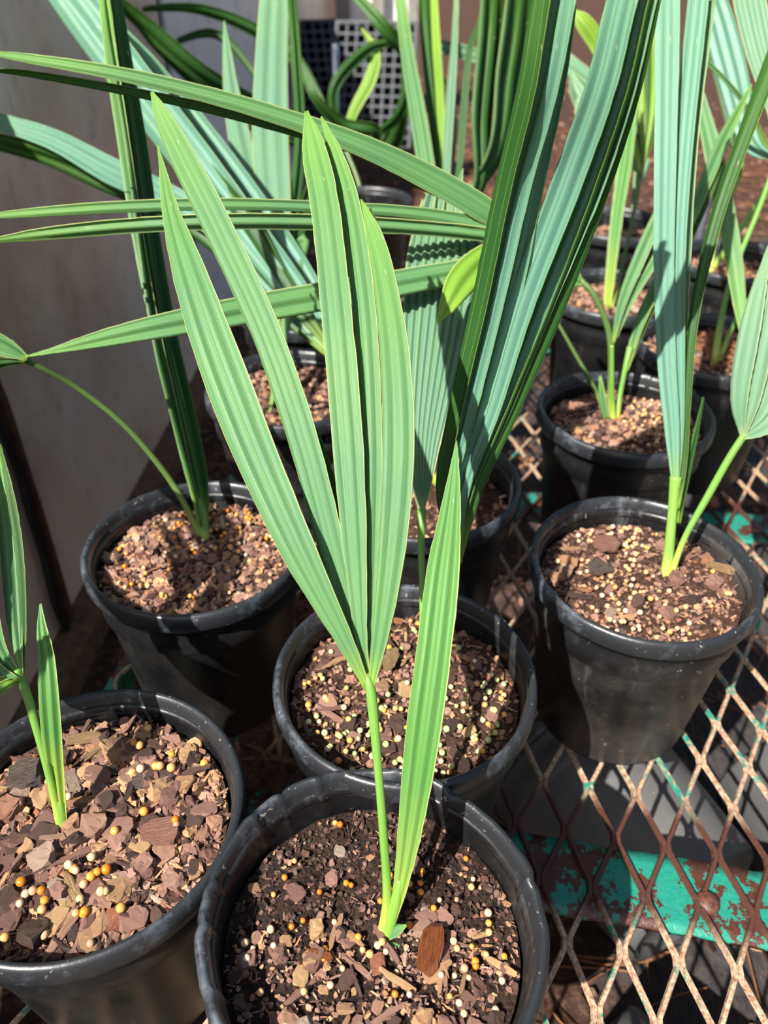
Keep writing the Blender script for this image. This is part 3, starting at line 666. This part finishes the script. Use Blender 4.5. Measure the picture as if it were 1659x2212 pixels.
# palm beside the wall (leftmid)
e, z = palm('leftmid', 440, 1162, 'palm seedling by the metal wall with a dark upright folded leaf')
st = stem(e, [(444, 1168, z, 24), (436, 1120, z - .002, 24), (428, 1075, z - .004, 26)], M['petiole'])
h = z - .004
leaflet(st, [(440, 1135, z - .002, 20), (424, 1030, z - .008, 42), (392, 900, z - .016, 54), (352, 730, z - .02, 56), (318, 520, z - .02, 50), (292, 320, z - .016, 46), (256, 100, z - .01, 44), (236, -60, z, 36)], LD, 2.0, 0.30, 50, seed=50)
leaflet(st, [(432, 1120, z - .004, 8), (402, 1000, z - .014, 16), (370, 860, z - .022, 20), (334, 700, z - .028, 20), (300, 520, z - .028, 24), (270, 320, z - .026, 26), (238, 100, z - .02, 26), (220, -60, z - .01, 20)], LG, 1.0, 0.16, -18, seed=51)
st = stem(e, [(438, 1165, z, 18), (405, 1100, z - .004, 14), (355, 1020, z - .012, 13), (270, 920, z - .03, 12), (170, 840, z - .05, 12), (90, 795, z - .07, 12), (40, 770, z - .08, 16)], M['petiole_dark'])
leaflet(st, [(60, 775, z - .08, 10), (10, 750, z - .085, 44), (-60, 720, z - .09, 50), (-200, 650, z - .09, 30)], LG, 1.5, 0.2, 20, seed=52)
leaflet(st, [(55, 780, z - .08, 10), (10, 783, z - .085, 20), (-60, 790, z - .09, 40), (-200, 800, z - .09, 20)], LD, 1.5, 0.2, 20, seed=53)

# left pot palm
e, z = palm('left', 136, 1795, 'short palm seedling in the bottom left pot with a narrow upright spear')
st = stem(e, [(134, 1800, z, 18), (110, 1690, z - .008, 17), (84, 1590, z - .012, 18), (58, 1500, z - .016, 20), (36, 1445, z - .018, 18)], M['petiole'])
h = z - .018; hub_left = h; fan_left = st
leaflet(st, [(46, 1462, h, 8), (30, 1330, h + .004, 32), (20, 1200, h + .008, 36), (5, 1080, h + .014, 28), (-18, 900, h + .024, 10)], LG, 1.5, 0.2, 14, seed=60)
leaflet(st, [(46, 1465, h, 8), (0, 1400, h - .002, 26), (-30, 1300, h - .004, 44), (-60, 1100, h, 50), (-110, 850, h + .01, 8)], LG, 1.5, 0.2, 20, seed=61)
leaflet(st, [(48, 1460, h + .002, 6), (50, 1350, h + .004, 12), (42, 1200, h + .008, 16), (24, 1080, h + .014, 16), (0, 960, h + .02, 4)], LD, 1.0, 0.25, -40, seed=62)
leaflet(st, [(44, 1470, h - .002, 8), (-10, 1440, h - .004, 24), (-60, 1380, h - .004, 30), (-140, 1300, h, 8)], LG, 1.5, 0.2, 20, seed=63)
sp = stem(e, [(138, 1800, z, 20), (134, 1770, z - .002, 23), (128, 1730, z - .004, 22)], M['petiole_lime'], name='spear_sheath')
leaflet(sp, [(134, 1775, z - .002, 20), (118, 1640, z - .010, 36), (108, 1520, z - .014, 40), (101, 1420, z - .012, 32), (90, 1350, z - .008, 18), (88, 1304, z - .006, 3)], SPR, 2.0, 0.3, 25, seed=64, name='spear_leaf')

def Wp(x, y, zz, w_m):
    """world point and width in metres, as a leaflet point"""
    d = Vector((x, y, zz - CAM_Z)); t = d.y * CP - d.z * SP
    return (829.5 + FPX * x / t, 1106.0 + FPX * (-d.y * SP - d.z * CP) / t, t, w_m * FPX / t)
HB = P(46, 1465, hub_left)  # extra unseen blades, added left of the view to cast leaf shade on the pots
for i, (x, y, zz) in enumerate(((-.30, .13, .70), (-.34, .20, .72), (-.335, .27, .73), (-.32, .33, .71), (-.30, .37, .67))):
    leaflet(fan_left, [Wp(HB.x, HB.y, HB.z, .003), Wp(HB.x * .7 + x * .3, HB.y * .75 + y * .25, HB.z + .02, .014), Wp(HB.x * .4 + x * .6, HB.y * .45 + y * .55, .66, .018), Wp(x, y, zz, .014), Wp(x * 1.12, y * 1.1, zz + .02, .002)], LG, 1.5, 0.2, 0, seed=65 + i, n=30)

# right pot palm
e, z = palm('right', 1440, 1240, 'palm seedling in the sunlit right pot with long straight blue blades')
st = stem(e, [(1438, 1246, z, 24), (1446, 1180, z - .004, 22), (1453, 1100, z - .008, 20), (1460, 1030, z - .012, 26)], M['petiole_lime'])
h = z - .012
leaflet(st, [(1459, 1060, h, 12), (1452, 930, h - .006, 30), (1440, 780, h - .012, 38), (1434, 560, h - .02, 42), (1438, 300, h - .03, 46), (1442, 0, h - .035, 50), (1442, -200, h - .035, 20)], LB, 1.5, 0.18, 14, seed=70)
leaflet(st, [(1461, 1060, h, 8), (1466, 930, h - .004, 22), (1464, 780, h - .010, 30), (1462, 560, h - .018, 36), (1478, 300, h - .026, 40), (1508, 0, h - .030, 44), (1530, -200, h - .03, 20)], LB, 1.5, 0.18, -10, seed=71)
leaflet(st, [(1463, 1055, h + .002, 6), (1474, 930, h + .002, 12), (1478, 780, h - .004, 12), (1484, 560, h - .01, 18), (1500, 300, h - .018, 20), (1535, 0, h - .022, 22)], LP, 1.0, 0.2, 20, seed=72)
leaflet(st, [(1464, 1100, h + .002, 8), (1476, 1000, h, 18), (1484, 860, h - .006, 20), (1500, 680, h - .014, 24), (1545, 480, h - .02, 32), (1610, 290, h - .026, 36), (1690, 80, h - .03, 40)], LD, 1.5, 0.25, -35, seed=73)
leaflet(st, [(1466, 1130, h + .006, 8), (1482, 1030, h + .006, 16), (1502, 940, h + .008, 12), (1520, 858, h + .012, 3)], LD, 1, 0.2, 40, seed=74)
st = stem(e, [(1450, 1240, z - .002, 14), (1480, 1160, z - .010, 13), (1530, 1070, z - .02, 16), (1575, 990, z - .03, 16), (1606, 942, z - .036, 16)], M['petiole'])
h = z - .036
for i, (a, b_) in enumerate((((1598, 850, 36), (1625, 690, 40)), ((1626, 850, 40), (1660, 680, 46)), ((1656, 865, 38), (1700, 700, 44)), ((1650, 925, 30), (1720, 870, 50)))):
    leaflet(st, [(1604, 946, h, 8), (a[0], a[1], h - .008, a[2]), (b_[0], b_[1], h - .016, b_[2]), (b_[0] * 2 - a[0] + 10, b_[1] * 2 - a[1], h - .02, 8)], LP, 1.0, 0.16, (10, -14)[i % 2], seed=75 + i)

# palm 'behind': leftward ribbons and broad blades
e, z = palm('behind', 935, 1048, 'palm hidden behind the middle blades, sending long ribbons leftward across the view')
st = stem(e, [(938, 1050, z, 20), (1000, 900, z - .04, 15), (1060, 720, z - .09, 14), (1104, 560, z - .145, 18), (1112, 520, z - .15, 18)], M['petiole'])
h = z - .15
rib = [
 ([(1110, 500, h, 20), (1050, 455, h - .01, 46), (930, 385, h - .02, 48), (800, 322, h - .03, 42), (640, 262, h - .04, 34), (450, 205, h - .05, 30), (250, 158, h - .06, 26), (60, 126, h - .065, 18), (-40, 112, h - .07, 6)], LG, 20, 1.5),
 ([(1110, 510, h + .004, 12), (1040, 455, h, 22), (900, 385, h - .01, 26), (760, 320, h - .02, 16), (640, 282, h - .03, 20), (450, 232, h - .04, 18), (250, 190, h - .05, 16), (60, 158, h - .055, 12), (-40, 150, h - .06, 4)], LD, 55, 1.0),
 ([(1112, 520, h, 16), (1050, 488, h - .006, 28), (900, 460, h - .012, 24), (700, 447, h - .02, 22), (480, 441, h - .03, 24), (280, 446, h - .036, 24), (100, 457, h - .04, 20), (-60, 470, h - .044, 8)], LG, 10, 1.5),
 ([(1112, 528, h + .003, 16), (1050, 508, h - .004, 30), (900, 492, h - .008, 32), (700, 481, h - .016, 34), (480, 479, h - .026, 34), (280, 488, h - .03, 32), (100, 505, h - .036, 26), (-30, 522, h - .04, 8)], LG, -14, 1.5),
 ([(1112, 545, h + .004, 16), (1050, 572, h, 40), (900, 604, h - .004, 54), (700, 640, h - .010, 60), (520, 672, h - .02, 60), (360, 702, h - .03, 52), (220, 732, h - .036, 36), (120, 756, h - .04, 14), (55, 770, h - .04, 3)], LG, 16, 2.0),
]
for i, (p_, m_, rl, pl) in enumerate(rib): leaflet(st, p_, m_, pl, 0.2, rl, seed=80 + i, n=56)
leaflet(st, [(1110, 535, h - .01, 20), (1050, 555, h - .02, 56), (1000, 605, h - .03, 66), (968, 660, h - .035, 38), (946, 697, h - .035, 4)], LL, 2.0, 0.18, 10, seed=86)
st = stem(e, [(928, 1048, z, 18), (870, 960, z + .02, 14), (800, 850, z + .05, 14), (725, 755, z + .08, 18)], M['petiole'])
h = z + .08
for i, (p_, m_, rl, pl) in enumerate((
 ([(730, 760, h, 14), (655, 655, h, 60), (540, 510, h, 84), (420, 350, h, 92), (290, 180, h - .01, 92), (170, 20, h - .02, 90), (60, -120, h - .03, 60)], LB, -16, 2.5),
 ([(735, 755, h + .01, 12), (680, 640, h + .02, 50), (590, 500, h + .03, 60), (470, 330, h + .04, 54), (340, 160, h + .05, 40), (265, 60, h + .06, 8)], LB, 24, 2.0),
 ([(715, 765, h + .02, 10), (600, 640, h + .03, 44), (480, 500, h + .03, 54), (360, 425, h + .03, 56), (240, 370, h + .02, 56), (110, 300, h + .01, 44), (-30, 255, h, 34)], LB, 20, 2.0),
 ([(712, 770, h + .03, 10), (600, 660, h + .04, 40), (480, 530, h + .04, 50), (350, 440, h + .04, 54), (220, 385, h + .03, 50), (100, 335, h + .02, 40), (-30, 300, h + .01, 34)], LD, 30, 2.0),
 ([(718, 760, h - .01, 8), (600, 600, h, 50), (520, 480, h, 70), (440, 380, h + .01, 60), (380, 270, h + .02, 8)], LD, -34, 2.0))):
    leaflet(st, p_, m_, pl, 0.16, rl, seed=90 + i, n=50)

# palm backleft: wide pale upright leaf
e, z = palm('backleft', 600, 850, 'pale palm in the bright-sided back pot with one broad upright blade')
st = stem(e, [(600, 855, z, 16), (602, 740, z + .01, 14), (604, 620, z + .02, 16), (604, 560, z + .03, 20)], M['petiole'])
h = z + .03
leaflet(st, [(604, 580, h, 16), (596, 470, h + .02, 64), (584, 300, h + .05, 78), (586, 140, h + .08, 70), (592, 0, h + .1, 60), (598, -120, h + .1, 30)], LP, 2.5, 0.08, 6, seed=100)
leaflet(st, [(602, 580, h + .01, 12), (560, 460, h + .03, 44), (522, 320, h + .06, 50), (500, 200, h + .09, 34), (490, 110, h + .11, 18), (484, 45, h + .12, 3)], LP, 1.5, 0.14, 10, seed=101)
leaflet(st, [(608, 580, h + .01, 10), (632, 460, h + .03, 22), (648, 300, h + .05, 20), (640, 130, h + .07, 20), (628, -40, h + .08, 18)], LD, 1.5, 0.2, 30, seed=102)
leaflet(st, [(606, 590, h, 10), (640, 540, h - .01, 30), (672, 440, h + .01, 44), (700, 330, h + .03, 8)], LD, 1.5, 0.2, 30, seed=103)
leaflet(st, [(640, 560, h - .02, 6), (655, 520, h - .03, 26), (640, 590, h - .04, 26), (618, 700, h - .05, 20), (596, 820, h - .055, 14), (578, 918, h - .06, 3)], LG, 1.0, 0.14, 10, seed=104)
# shaded palm farther back: arching dark ribbons
e, z = palm('farleft', 790, 440, 'dark shaded palm at the top, its thin ribbons arching over the seed trays')
st = stem(e, [(790, 450, z, 10), (770, 380, z, 9), (745, 320, z, 10)], M['petiole_dark'])
for i, p_ in enumerate((
 [(745, 325, z, 8), (600, 250, z - .1, 26), (440, 160, z - .2, 34), (320, 60, z - .25, 34), (230, -20, z - .3, 16)],
 [(745, 325, z, 8), (640, 130, z, 26), (540, 60, z - .02, 26), (430, 20, z - .05, 20), (330, 18, z - .1, 12), (270, 30, z - .1, 3)],
 [(745, 330, z, 8), (580, 290, z - .06, 22), (460, 210, z - .12, 26), (350, 110, z - .2, 22), (290, 50, z - .25, 4)],
 [(748, 325, z, 8), (860, 250, z - .1, 20), (880, 130, z - .15, 26), (830, 60, z - .2, 26), (760, -20, z - .2, 20)],
 [(748, 325, z, 8), (720, 200, z - .05, 20), (790, 110, z - .06, 22), (860, 90, z - .06, 8)],
 [(750, 328, z, 8), (810, 290, z - .1, 34), (740, 270, z - .12, 30), (680, 210, z - .16, 18), (650, 150, z - .16, 4)],
 [(745, 330, z, 8), (760, 250, z - .02, 20), (800, 170, z - .04, 26), (810, 110, z - .05, 20), (780, 60, z - .05, 3)],
 [(743, 330, z, 6), (600, 220, z + .1, 12), (480, 80, z + .1, 20), (380, 90, z + .08, 12), (345, 110, z + .05, 3)],
 [(752, 328, z, 6), (830, 330, z + .05, 40), (870, 240, z, 30), (880, 170, z, 4)])):
    leaflet(st, p_, LD if i != 6 else LL, 1.5, 0.18, 25, seed=110 + i)
# midback2: upright backlit blades at top centre
e, z = palm('midback2', 1000, 640, 'palm with narrow upright backlit blades at the top centre')
st = stem(e, [(1000, 645, z, 14), (985, 560, z, 12), (968, 460, z + .01, 14)], M['petiole'])
h = z + .01
for i, (p_, m_, rl) in enumerate((
 ([(962, 470, h, 8), (930, 400, h, 34), (905, 260, h, 36), (878, 100, h, 28), (858, -60, h, 20)], LG, 10),
 ([(965, 470, h + .02, 8), (950, 380, h + .03, 26), (938, 240, h + .04, 30), (925, 100, h + .05, 34), (915, -60, h + .06, 30)], LD, 30),
 ([(966, 470, h + .02, 6), (958, 360, h + .03, 12), (950, 200, h + .04, 18), (942, 80, h + .05, 18), (936, -60, h + .06, 12)], LL, -30),
 ([(968, 470, h, 6), (965, 370, h, 16), (972, 230, h - .01, 20), (982, 90, h - .02, 14), (988, -60, h - .03, 8)], LP, 10),
 ([(970, 470, h, 6), (992, 360, h, 12), (1002, 230, h - .01, 16), (1014, 110, h - .02, 14), (1034, 50, h - .02, 8), (1040, 20, h - .02, 4)], LD, -30),
 ([(972, 470, h, 8), (1036, 400, h - .02, 28), (1042, 250, h - .03, 46), (1056, 100, h - .04, 50), (1070, -60, h - .05, 50)], LD, 45),
 ([(972, 475, h, 8), (1070, 330, h - .02, 40), (1100, 150, h - .03, 60), (1130, -60, h - .04, 60)], LD, 50),
 ([(964, 475, h + .04, 8), (980, 250, h + .1, 16), (930, 110, h + .12, 26), (1060, 130, h + .14, 26), (1150, 150, h + .1, 10)], LP, 30))):
    leaflet(st, p_, m_, 2.0, 0.22, rl, seed=120 + i)

# backright pot palm
e, z = palm('backright', 1322, 905, 'palm with several thin stems in the wavy-rimmed back pot, blades slanting up right')
st = stem(e, [(1318, 908, z, 18), (1320, 820, z - .01, 14), (1316, 720, z - .02, 14), (1285, 640, z - .03, 13), (1255, 605, z - .03, 12)], M['petiole_dark'])
leaflet(st, [(1262, 612, z - .03, 8), (1225, 600, z - .035, 44), (1150, 590, z - .04, 54), (1060, 600, z - .04, 10)], LG, 2, .2, 15, seed=130)
leaflet(st, [(1255, 605, z - .03, 8), (1232, 580, z - .035, 24), (1200, 545, z - .04, 24), (1160, 500, z - .04, 6)], LG, 2, .2, -15, seed=131)
stem(e, [(1312, 905, z, 14), (1285, 840, z - .004, 9), (1240, 760, z - .01, 8), (1195, 680, z - .016, 7)], M['petiole_dark'])
st = stem(e, [(1330, 906, z, 18), (1340, 850, z - .004, 11), (1352, 790, z - .01, 12), (1362, 750, z - .012, 16)], M['petiole'])
leaflet(st, [(1352, 800, z - .01, 10), (1385, 690, z - .012, 22), (1440, 580, z - .014, 26), (1500, 450, z - .016, 26), (1560, 310, z - .018, 26), (1608, 215, z - .02, 12), (1624, 182, z - .02, 3)], LG, 1.0, .3, 10, seed=132)
leaflet(st, [(1356, 795, z - .008, 8), (1400, 680, z - .010, 18), (1450, 590, z - .012, 18), (1510, 470, z - .014, 18), (1560, 350, z - .016, 8)], LD, 1.0, .3, -35, seed=133)
st = stem(e, [(1325, 906, z - .002, 14), (1322, 830, z - .02, 10), (1322, 745, z - .035, 9)], M['petiole'])
leaflet(st, [(1324, 742, z - .035, 5), (1345, 650, z - .045, 20), (1385, 550, z - .055, 28), (1420, 470, z - .06, 24), (1450, 400, z - .065, 4)], LG, 1.0, .16, 10, seed=134)
leaflet(st, [(1326, 740, z - .033, 5), (1362, 650, z - .043, 16), (1410, 570, z - .05, 20), (1455, 500, z - .055, 20), (1490, 440, z - .06, 4)], LG, 1.0, .16, -10, seed=135)
leaflet(e, [(1310, 905, z - .004, 12), (1302, 860, z - .008, 14), (1296, 812, z - .01, 5)], LG, 1.0, .3, 10, seed=136, name='cut_leaf_stub', n=12)
# row2 palm
e, z = palm('row2', 1312, 665, 'palm with a lime upright stalk and a dark fan in the right back rows')
leaflet(e, [(1311, 668, z, 16), (1322, 560, z - .01, 22), (1335, 450, z - .015, 26), (1350, 350, z - .02, 30), (1362, 250, z - .02, 24), (1370, 160, z - .02, 4)], SPR, 1.5, .2, 10, seed=140, name='spear_leaf')
st = stem(e, [(1322, 660, z, 10), (1340, 590, z + .02, 8), (1365, 480, z + .04, 8), (1384, 368, z + .04, 12)], M['petiole_dark'])
h = z + .04
for i, (x, y, w_, rl, m_) in enumerate(((1310, 90, 22, 30, LD), (1335, 40, 24, -20, LD), (1362, -20, 26, 20, LL), (1388, -40, 26, -20, LD), (1412, 0, 26, 20, LL), (1440, 60, 22, -25, LD), (1250, 200, 40, 20, LP), (1232, 150, 36, -15, LP))):
    leaflet(st, [(1385, 375, h, 6), (1385 + (x - 1385) * .45, 370 + (y - 370) * .35, h, w_ + 6), (1385 + (x - 1385) * .85, 370 + (y - 370) * .75, h, w_ + 10), (x, y, h, 4)], m_, 1.5, .2, rl, seed=141 + i)
leaflet(st, [(1386, 372, h, 4), (1395, 345, h, 20), (1382, 385, h, 16), (1376, 410, h, 3)], LP, 1.0, .2, 20, seed=150)
leaflet(st, [(1385, 375, h - .01, 6), (1350, 230, h - .02, 20), (1300, 110, h - .03, 34), (1262, 50, h - .04, 34), (1238, 22, h - .04, 6)], LL, 1.5, .18, 10, seed=151)
# right edge and right back palms
e, z = palm('rightedge', 1545, 785, 'palm rooted among the reddish needles at the right edge')
st = stem(e, [(1543, 790, z, 18), (1556, 700, z, 14), (1580, 600, z, 11), (1640, 450, z, 11), (1680, 340, z, 11)], M['petiole'])
leaflet(st, [(1680, 345, z, 8), (1680, 240, z, 40), (1640, 100, z, 56), (1612, -40, z, 60), (1600, -160, z, 30)], LP, 3, .14, 10, seed=160)
leaflet(st, [(1676, 345, z, 8), (1620, 300, z + .02, 40), (1580, 150, z + .02, 60), (1545, 20, z + .02, 56), (1500, -120, z + .02, 30)], LB, 3, .14, -20, seed=161)
leaflet(st, [(1676, 345, z, 8), (1590, 200, z - .04, 10), (1500, 130, z - .06, 10), (1540, 330, z - .07, 36), (1575, 500, z - .08, 36), (1595, 640, z - .085, 28), (1605, 740, z - .09, 4)], LG, 1, .14, 10, seed=162)
st = stem(e, [(1550, 788, z, 12), (1590, 690, z + .005, 9), (1640, 620, z + .01, 9), (1680, 570, z + .01, 9)], M['petiole'])
leaflet(st, [(1640, 640, z, 6), (1670, 600, z - .01, 28), (1720, 540, z - .02, 30), (1800, 440, z - .03, 6)], LG, 1.5, .2, 10, seed=163)
e, z = palm('rightback', 1532, 590, 'palm with slanting yellow-green stalks in the upper right corner pot')
st = stem(e, [(1530, 592, z, 14), (1565, 545, z, 12), (1610, 480, z, 12), (1665, 390, z, 12)], M['petiole_lime'])
leaflet(st, [(1660, 400, z, 8), (1700, 330, z, 40), (1740, 200, z, 40), (1780, 60, z, 6)], LG, 2, .2, 10, seed=165)
st = stem(e, [(1534, 590, z + .004, 10), (1545, 520, z, 9), (1572, 440, z, 9), (1600, 380, z, 8)], M['petiole_lime'])
leaflet(st, [(1600, 385, z, 6), (1590, 250, z, 46), (1560, 110, z, 54), (1535, 0, z, 50), (1510, -100, z, 8)], LD, 3, .15, 20, seed=166)
e, z = palm('row3', 1360, 490, 'far palm of the right group, partly seen behind the straight blue blades')
st = stem(e, [(1362, 492, z, 9), (1368, 430, z, 8), (1376, 300, z, 8)], M['petiole_dark'])
leaflet(st, [(1376, 310, z, 6), (1300, 200, z + .05, 30), (1230, 140, z + .1, 36), (1200, 90, z + .1, 4)], LP, 2, .2, 10, seed=168)
leaflet(st, [(1376, 310, z, 6), (1395, 160, z, 34), (1400, 30, z, 34), (1405, -80, z, 8)], LG, 2, .2, -10, seed=169)

# ------------------------------------------------------------------ background: seed trays, pipe, stump, post
def tray(px, py, t, nx, ny, tilt, rz, label):
    c = P(px, py, t); cs = 0.034; w, hgt = nx * cs, ny * cs
    e = empty('seed_tray', (c.x, c.y, c.z)); e.rotation_euler = (tilt, 0, rz); tag(e, label, 'seed tray', 'black seed trays by the wall')
    verts, faces = [], []
    def quad(a, b, c_, d): n = len(verts); verts.extend([a, b, c_, d]); faces.append((n, n + 1, n + 2, n + 3))
    for i in range(nx):
        for j in range(ny):
            x0, y0 = -w / 2 + i * cs, -hgt / 2 + j * cs; m = 0.0035; dp = -0.045; s = 0.007
            o_ = [(x0, y0), (x0 + cs, y0), (x0 + cs, y0 + cs), (x0, y0 + cs)]; in_ = [(x0 + m, y0 + m), (x0 + cs - m, y0 + m), (x0 + cs - m, y0 + cs - m), (x0 + m, y0 + cs - m)]
            bt = [(x0 + s, y0 + s), (x0 + cs - s, y0 + s), (x0 + cs - s, y0 + cs - s), (x0 + s, y0 + cs - s)]
            for k in range(4):
                k2 = (k + 1) % 4
                quad(o_[k] + (0,), o_[k2] + (0,), in_[k2] + (0,), in_[k] + (0,)); quad(in_[k] + (0,), in_[k2] + (0,), bt[k2] + (dp,), bt[k] + (dp,))
            quad(*[q + (dp,) for q in bt])
    link('cell_sheet', mesh_from(verts, faces), M['tray'], e, smooth=False)
    fr = boxmesh(-w / 2 - .008, w / 2 + .008, hgt / 2, hgt / 2 + .008, -0.03, 0.003); link('edge', fr, M['tray'], e, smooth=False)
    link('edge', boxmesh(-w / 2 - .008, -w / 2, -hgt / 2, hgt / 2, -0.03, 0.003), M['tray'], e, smooth=False)
    link('edge', boxmesh(w / 2, w / 2 + .008, -hgt / 2, hgt / 2, -0.03, 0.003), M['tray'], e, smooth=False)
tray(688, 150, 2.95, 6, 10, math.radians(58), 0.25, 'black seed tray leaning left of the metal pipe by the wall')
tray(806, 185, 2.75, 8, 12, math.radians(60), -0.12, 'wider black seed tray leaning right of the metal pipe by the wall')
a = P(724, 110, 2.62); tag(tube([Vector((a.x, a.y, a.z + .02)), Vector((a.x - .01, a.y, 0))], 0.013, 14, name='metal_pipe', mat=M['chrome']), 'short shiny metal pipe standing between the seed trays', 'pipe')
a = P(757, 85, 3.05); tag(tube([Vector((a.x - .03, a.y, 0)), Vector((a.x, a.y + .02, a.z))], 0.035, 16, name='wooden_stump', mat=M['wood']), 'brown weathered wooden post stub behind the seed trays', 'wooden post')
a = PH(1540, 470, 0.0); a = P(1537, 400, 1.55); tag(tube([Vector((a.x, a.y, 0)), Vector((a.x, a.y, a.z + .06))], 0.010, 12, name='metal_post', mat=M['tray']), 'thin grey metal post standing behind the upper right pots', 'post')

# ------------------------------------------------------------------ under the bench and on the ground
def lowpot(px, py, h, rx, rz, label, sc=1.0, rm=None):
    c = PH(px, py, h); e = empty('empty_pot', (c.x, c.y, h)); e.rotation_euler = (math.radians(rx), 0, math.radians(rz))
    tag(e, label, 'plant pot'); lathe(BODY, sc, 64, 0.01, e, 'pot_wall', M['pot_grey'], 0, 3); lathe(RIMP, sc, 64, 0.01, e, 'rim', M['rim'], 0, 3)
lowpot(1500, 1960, 0.10, 88, -150, 'overturned dusty pot lying on the ground under the mesh at the right edge', 1.25)
lowpot(1690, 1660, 0.10, 92, 12, 'grey dusty pot lying under the bare mesh near the right edge', 1.25)
lowpot(1240, 2330, 0.10, 92, 40, 'empty pot lying under the mesh at the bottom right corner', 1.2)
r = random.Random(5)
V, F, C = [], [], []
for i in range(3600):
    x, y = r.uniform(-0.5, 1.9), r.uniform(-0.1, 6.0); s = r.uniform(0.008, 0.03); tv, tf = r.choice(TD)
    if x < wx(y) + 0.03: continue
    R3 = Matrix.Rotation(r.uniform(0, 6.28), 3, 'Z') @ Matrix.Rotation(r.gauss(0, 0.4), 3, 'X') @ Matrix.Rotation(r.gauss(0, 0.4), 3, 'Y')
    b = len(V); V += [R3 @ (v * s) + Vector((x, y, 0.006)) for v in tv]; F += [[b + k for k in f] for f in tf]; C += [r.random() ** 1.6] * len(tv)
me = mesh_from(V, F); at = me.color_attributes.new('Col', 'FLOAT_COLOR', 'POINT'); at.data.foreach_set('color', [x for c_ in C for x in (c_, c_, c_, 1)])
tag(link('bark_mulch', me, M['chips'], smooth=False), 'bark mulch strewn over the ground under and behind the bench', 'mulch', kind='stuff')
V, F = [], []
def needle(p, a, L, bend, w=0.0009, up=0.0):
    d = Vector((math.cos(a), math.sin(a), up)); s = Vector((-math.sin(a), math.cos(a), 0)); b = len(V)
    for k in range(5):
        q = k / 4; c = p + d * L * (q - .5) + s * bend * (q - .5) ** 2
        V.extend([c - s * w, c + s * w, c + Vector((0, 0, w * 1.6))])
    for k in range(4):
        for m in range(3): F.append((b + k * 3 + m, b + k * 3 + (m + 1) % 3, b + k * 3 + 3 + (m + 1) % 3, b + k * 3 + 3 + m))
for i in range(2500): needle(Vector((r.uniform(-0.4, 1.7), r.uniform(0, 4.2), r.uniform(0.008, 0.02))), r.uniform(0, 6.28), r.uniform(0.06, 0.14), r.uniform(-.04, .04))
tag(link('pine_straw', mesh_from(V, F), M['straw']), 'loose brown pine straw scattered over the ground', 'pine straw', kind='stuff')
for key, n in (('rightedge', 60), ('rightback', 14)):
    V, F = [], []; c, sz = SOIL[key]
    for i in range(n):
        q = 0.045 * math.sqrt(r.random()); a = r.uniform(0, 6.28); needle(Vector((c.x + q * math.cos(a), c.y + q * math.sin(a), sz + r.uniform(0.004, 0.011))), r.uniform(0, 6.28), r.uniform(0.03, 0.055), r.uniform(-.03, .03), 0.0005)
    tag(link('pine_needles', mesh_from(V, F), M['straw']), 'dry reddish pine needles lying on the mix of the ' + POTS[key][4]['label'], 'pine needles', kind='stuff')
